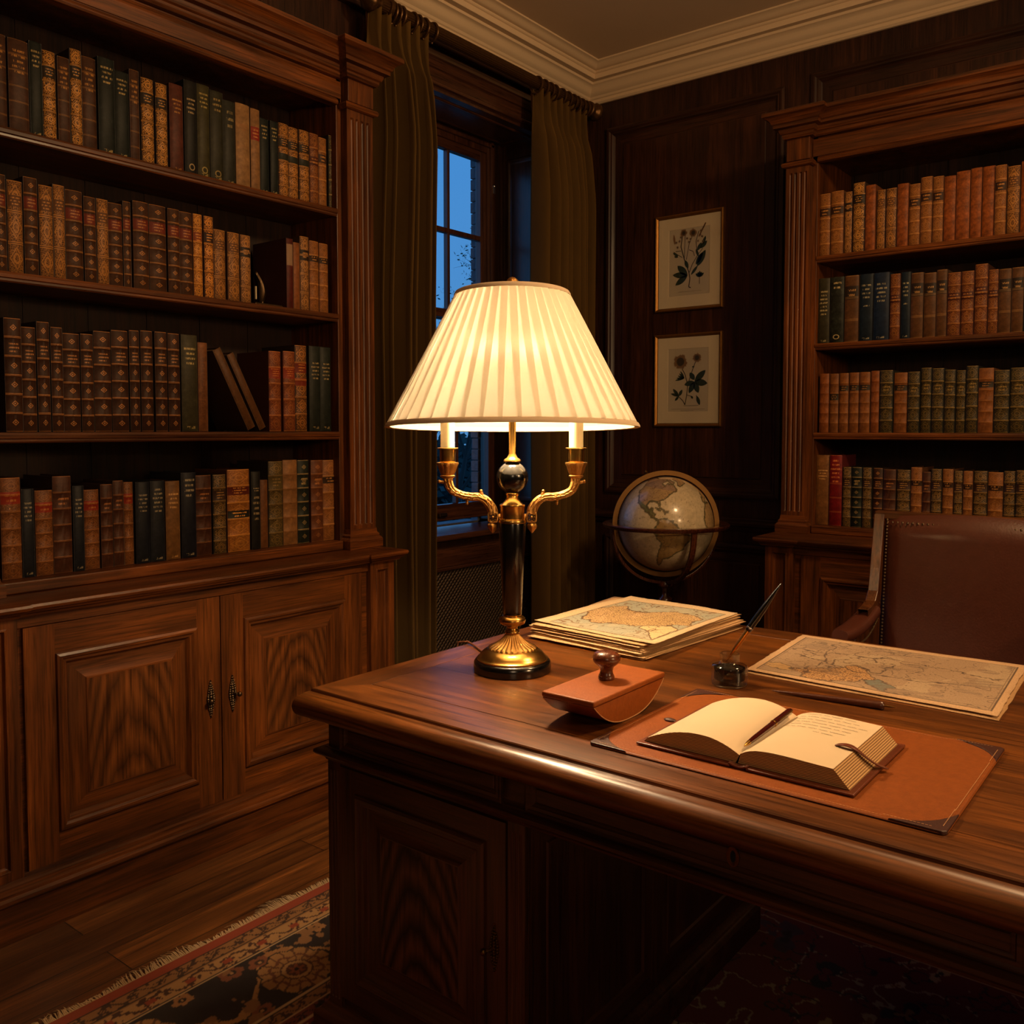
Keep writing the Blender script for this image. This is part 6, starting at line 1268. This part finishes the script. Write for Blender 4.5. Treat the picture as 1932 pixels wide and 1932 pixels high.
# ---- pen lying in the gutter
def lathe_along(prof, A, B, n=20):
    A, B = Vector(A), Vector(B); d_ = (B-A); L_ = d_.length; d_.normalize(); a = d_.orthogonal().normalized(); b = d_.cross(a); q = MB()
    q.grid(lambda i, j: A+d_*prof[j][1]*L_+(a*math.cos(2*PI*i/n)+b*math.sin(2*PI*i/n))*prof[j][0], n, len(prof), True)
    q.poly([q.v[i] for i in range(n)]); q.poly([q.v[(len(prof)-1)*n+i] for i in range(n)]); return q
mar = plain('maroon_lacquer', (62, 14, 12), .14, coat=.8, vary=.05); 
A_, B_ = (1.402, .613, JZ+.0295), (1.618, .617, JZ+.0355)
pn = thing('ballpoint_pen', (1.51, .615, JZ+.03), 'maroon pen with gilt tip and clip lying in the journal gutter', 'pen')
part(pn, 'barrel', lathe_along([(.0040, .09), (.0050, .2), (.0056, .45), (.0058, .60)], A_, B_), mar, smooth=True, angle=50)
part(pn, 'cap', lathe_along([(.0062, .602), (.0064, .65), (.0062, .94), (.005, .985), (.002, 1.0)], A_, B_), mar, smooth=True, angle=50)
part(pn, 'tip', lathe_along([(.0008, 0), (.0018, .02), (.0026, .03), (.0034, .06), (.0040, .09)], A_, B_), brass, smooth=True, angle=50)
part(pn, 'cap_band', lathe_along([(.0063, .585), (.0066, .59), (.0066, .605), (.0063, .61)], A_, B_), brass, smooth=True)
q = MB().tube([Vector(A_).lerp(Vector(B_), t_)+Vector((0, -.0062, .0035)) for t_ in (.68, .8, .95)], [.0013, .0011, .0014], 8); part(pn, 'clip', q, brass, smooth=True)
# ---- dip pen lying behind the journal
wo_ = plain('dark_turned_wood', (70, 34, 20), .3, bump=.3, bscale=220, vary=.3, coat=.4)
A_, B_ = (1.838, .742, DT+.0045), (1.862, .520, DT+.0085)
op = thing('dip_pen', (1.85, .63, DT+.006), 'tapered dark wooden dip pen lying between the journal and the flat map', 'pen')
part(op, 'handle', lathe_along([(.0008, 0), (.0028, .08), (.0045, .25), (.0058, .5), (.0070, .75), (.0080, .90), (.0078, .93), (.0086, .95), (.0088, .985), (.006, 1.0)], A_, B_), wo_, smooth=True, angle=50)
part(op, 'metal_point', lathe_along([(.0022, .995), (.0018, 1.05), (.0006, 1.10)], A_, B_), old_brass, smooth=True)

# ---- rocker blotter
bl_m = plain('tan_saddle_leather', (132, 68, 21), .5, bump=.25, bscale=200, vary=.32, spec=.3); kn_m = wood('turned_knob', (74, 36, 20), (128, 66, 36), 2, .28, .6)
BX0, BX1, BY0, BY1 = 1.371, 1.637, .8895, 1.009
bl_ = thing('rocker_blotter', (1.505, .949, DT), 'tan leather rocker blotter with curved underside and turned wooden knob', 'rocker blotter')
q = MB().box(BX0, BY0, DT+.052, BX1, BY1, DT+.063); part(bl_, 'top_plate', q, bl_m, bevel=.0035, seg=3, smooth=True, angle=50)
q = MB(); n = 40; pr_ = []
for k in range(n+1):
    s_ = k/n*2-1; pr_.append(((BX0+BX1)/2+s_*(BX1-BX0-.006)/2, DT+.0008+.0495*abs(s_)**2.6))
q.v = [(x, y, z) for y in (BY0+.002, BY1-.002) for x, z in pr_+[((BX1-.003), DT+.0515), ((BX0+.003), DT+.0515)]]; k_ = n+3
q.f = [tuple(range(k_)), tuple(range(k_, 2*k_))]+[(i, (i+1) % k_, k_+(i+1) % k_, k_+i) for i in range(k_)]; q.m = [0]*len(q.f)
part(bl_, 'rocker_body', q, bl_m, smooth=True, angle=50, bevel=.0015)
q = MB()
for y in (BY0+.0016, BY1-.0016): q.tube([(x, y, z+.0006) for x, z in pr_], .0011, 6)
part(bl_, 'edge_piping', q, stitch, smooth=True)
part(bl_, 'knob', MB().lathe([(.0158, .063), (.0165, .0645), (.0165, .0685), (.0150, .070), (.0155, .0715), (.0135, .0745), (.0125, .080), (.0145, .088), (.0205, .0925), (.0262, .098), (.0280, .1045), (.0268, .111), (.022, .1165), (.013, .1195), (.002, .1202)], 48, (1.518, .956, DT)), kn_m, smooth=True, angle=60)

# ---- ink bottle and desk pen
IX, IY = 1.838, .840
t = NT('clear_glass'); g = t.n('BsdfGlossy'); g.inputs['Roughness'].default_value = .03; tr_n = t.n('BsdfTransparent'); tr_n.inputs[0].default_value = (.90, .90, .86, 1); lw = t.n('LayerWeight'); lw.inputs[0].default_value = .5
ff = t.math('MULTIPLY_ADD', t.math('POWER', lw.outputs['Facing'], 2.6), .85, .06, clamp=True); mx = t.n('MixShader'); t.l(ff, mx.inputs[0]); t.l(tr_n.outputs[0], mx.inputs[1]); t.l(g.outputs[0], mx.inputs[2]); t.l(mx.outputs[0], t.out.inputs[0]); glass_b = t.mat
ink_m = plain('black_ink', (5, 4, 4), .25)
ib = thing('ink_bottle', (IX, IY, DT), 'squat round glass ink bottle of black ink with a pen standing in it', 'ink bottle')
outer = [(.034, .0005), (.0375, .002), (.0388, .006), (.0388, .040), (.0370, .0445), (.030, .0475), (.0235, .050), (.0205, .053), (.0212, .056), (.0200, .0585), (.0212, .061), (.0202, .0635), (.0214, .066), (.0214, .0695), (.0195, .0705)]
inner = [(.0165, .0700), (.0162, .0545), (.0158, .052), (.012, .0515), (.001, .0515)]
part(ib, 'glass_body', MB().lathe(outer+inner, 64, (IX, IY, DT)), glass_b, smooth=True, angle=60)
part(ib, 'ink', MB().lathe([(.001, .0128), (.0318, .0130), (.0336, .0150), (.0336, .0392), (.001, .0394)], 48, (IX, IY, DT)), ink_m, smooth=True, angle=60)
dp = thing('fountain_pen', (IX, IY, DT+.02), 'black fountain pen with gold section leaning upright in the ink bottle', 'pen')
A_, B_ = (1.8360, .8460, DT+.0525), (1.868, .7385, 1.0305); 
part(dp, 'gold_section', lathe_along([(.0007, 0), (.0018, .04), (.0034, .10), (.0048, .14), (.0054, .26), (.0058, .395)], A_, B_), plain('gold', (214, 156, 74), .25, 1), smooth=True, angle=50)
part(dp, 'barrel', lathe_along([(.0060, .395), (.0066, .40), (.0070, .44), (.0074, .55), (.0066, .70), (.0044, .85), (.0018, .97), (.0006, 1.0)], A_, B_), black, smooth=True, angle=50)
part(dp, 'ring', lathe_along([(.0068, .425), (.0078, .43), (.0078, .44), (.0070, .445)], A_, B_), plain('silver', (200, 200, 205), .2, 1), smooth=True)
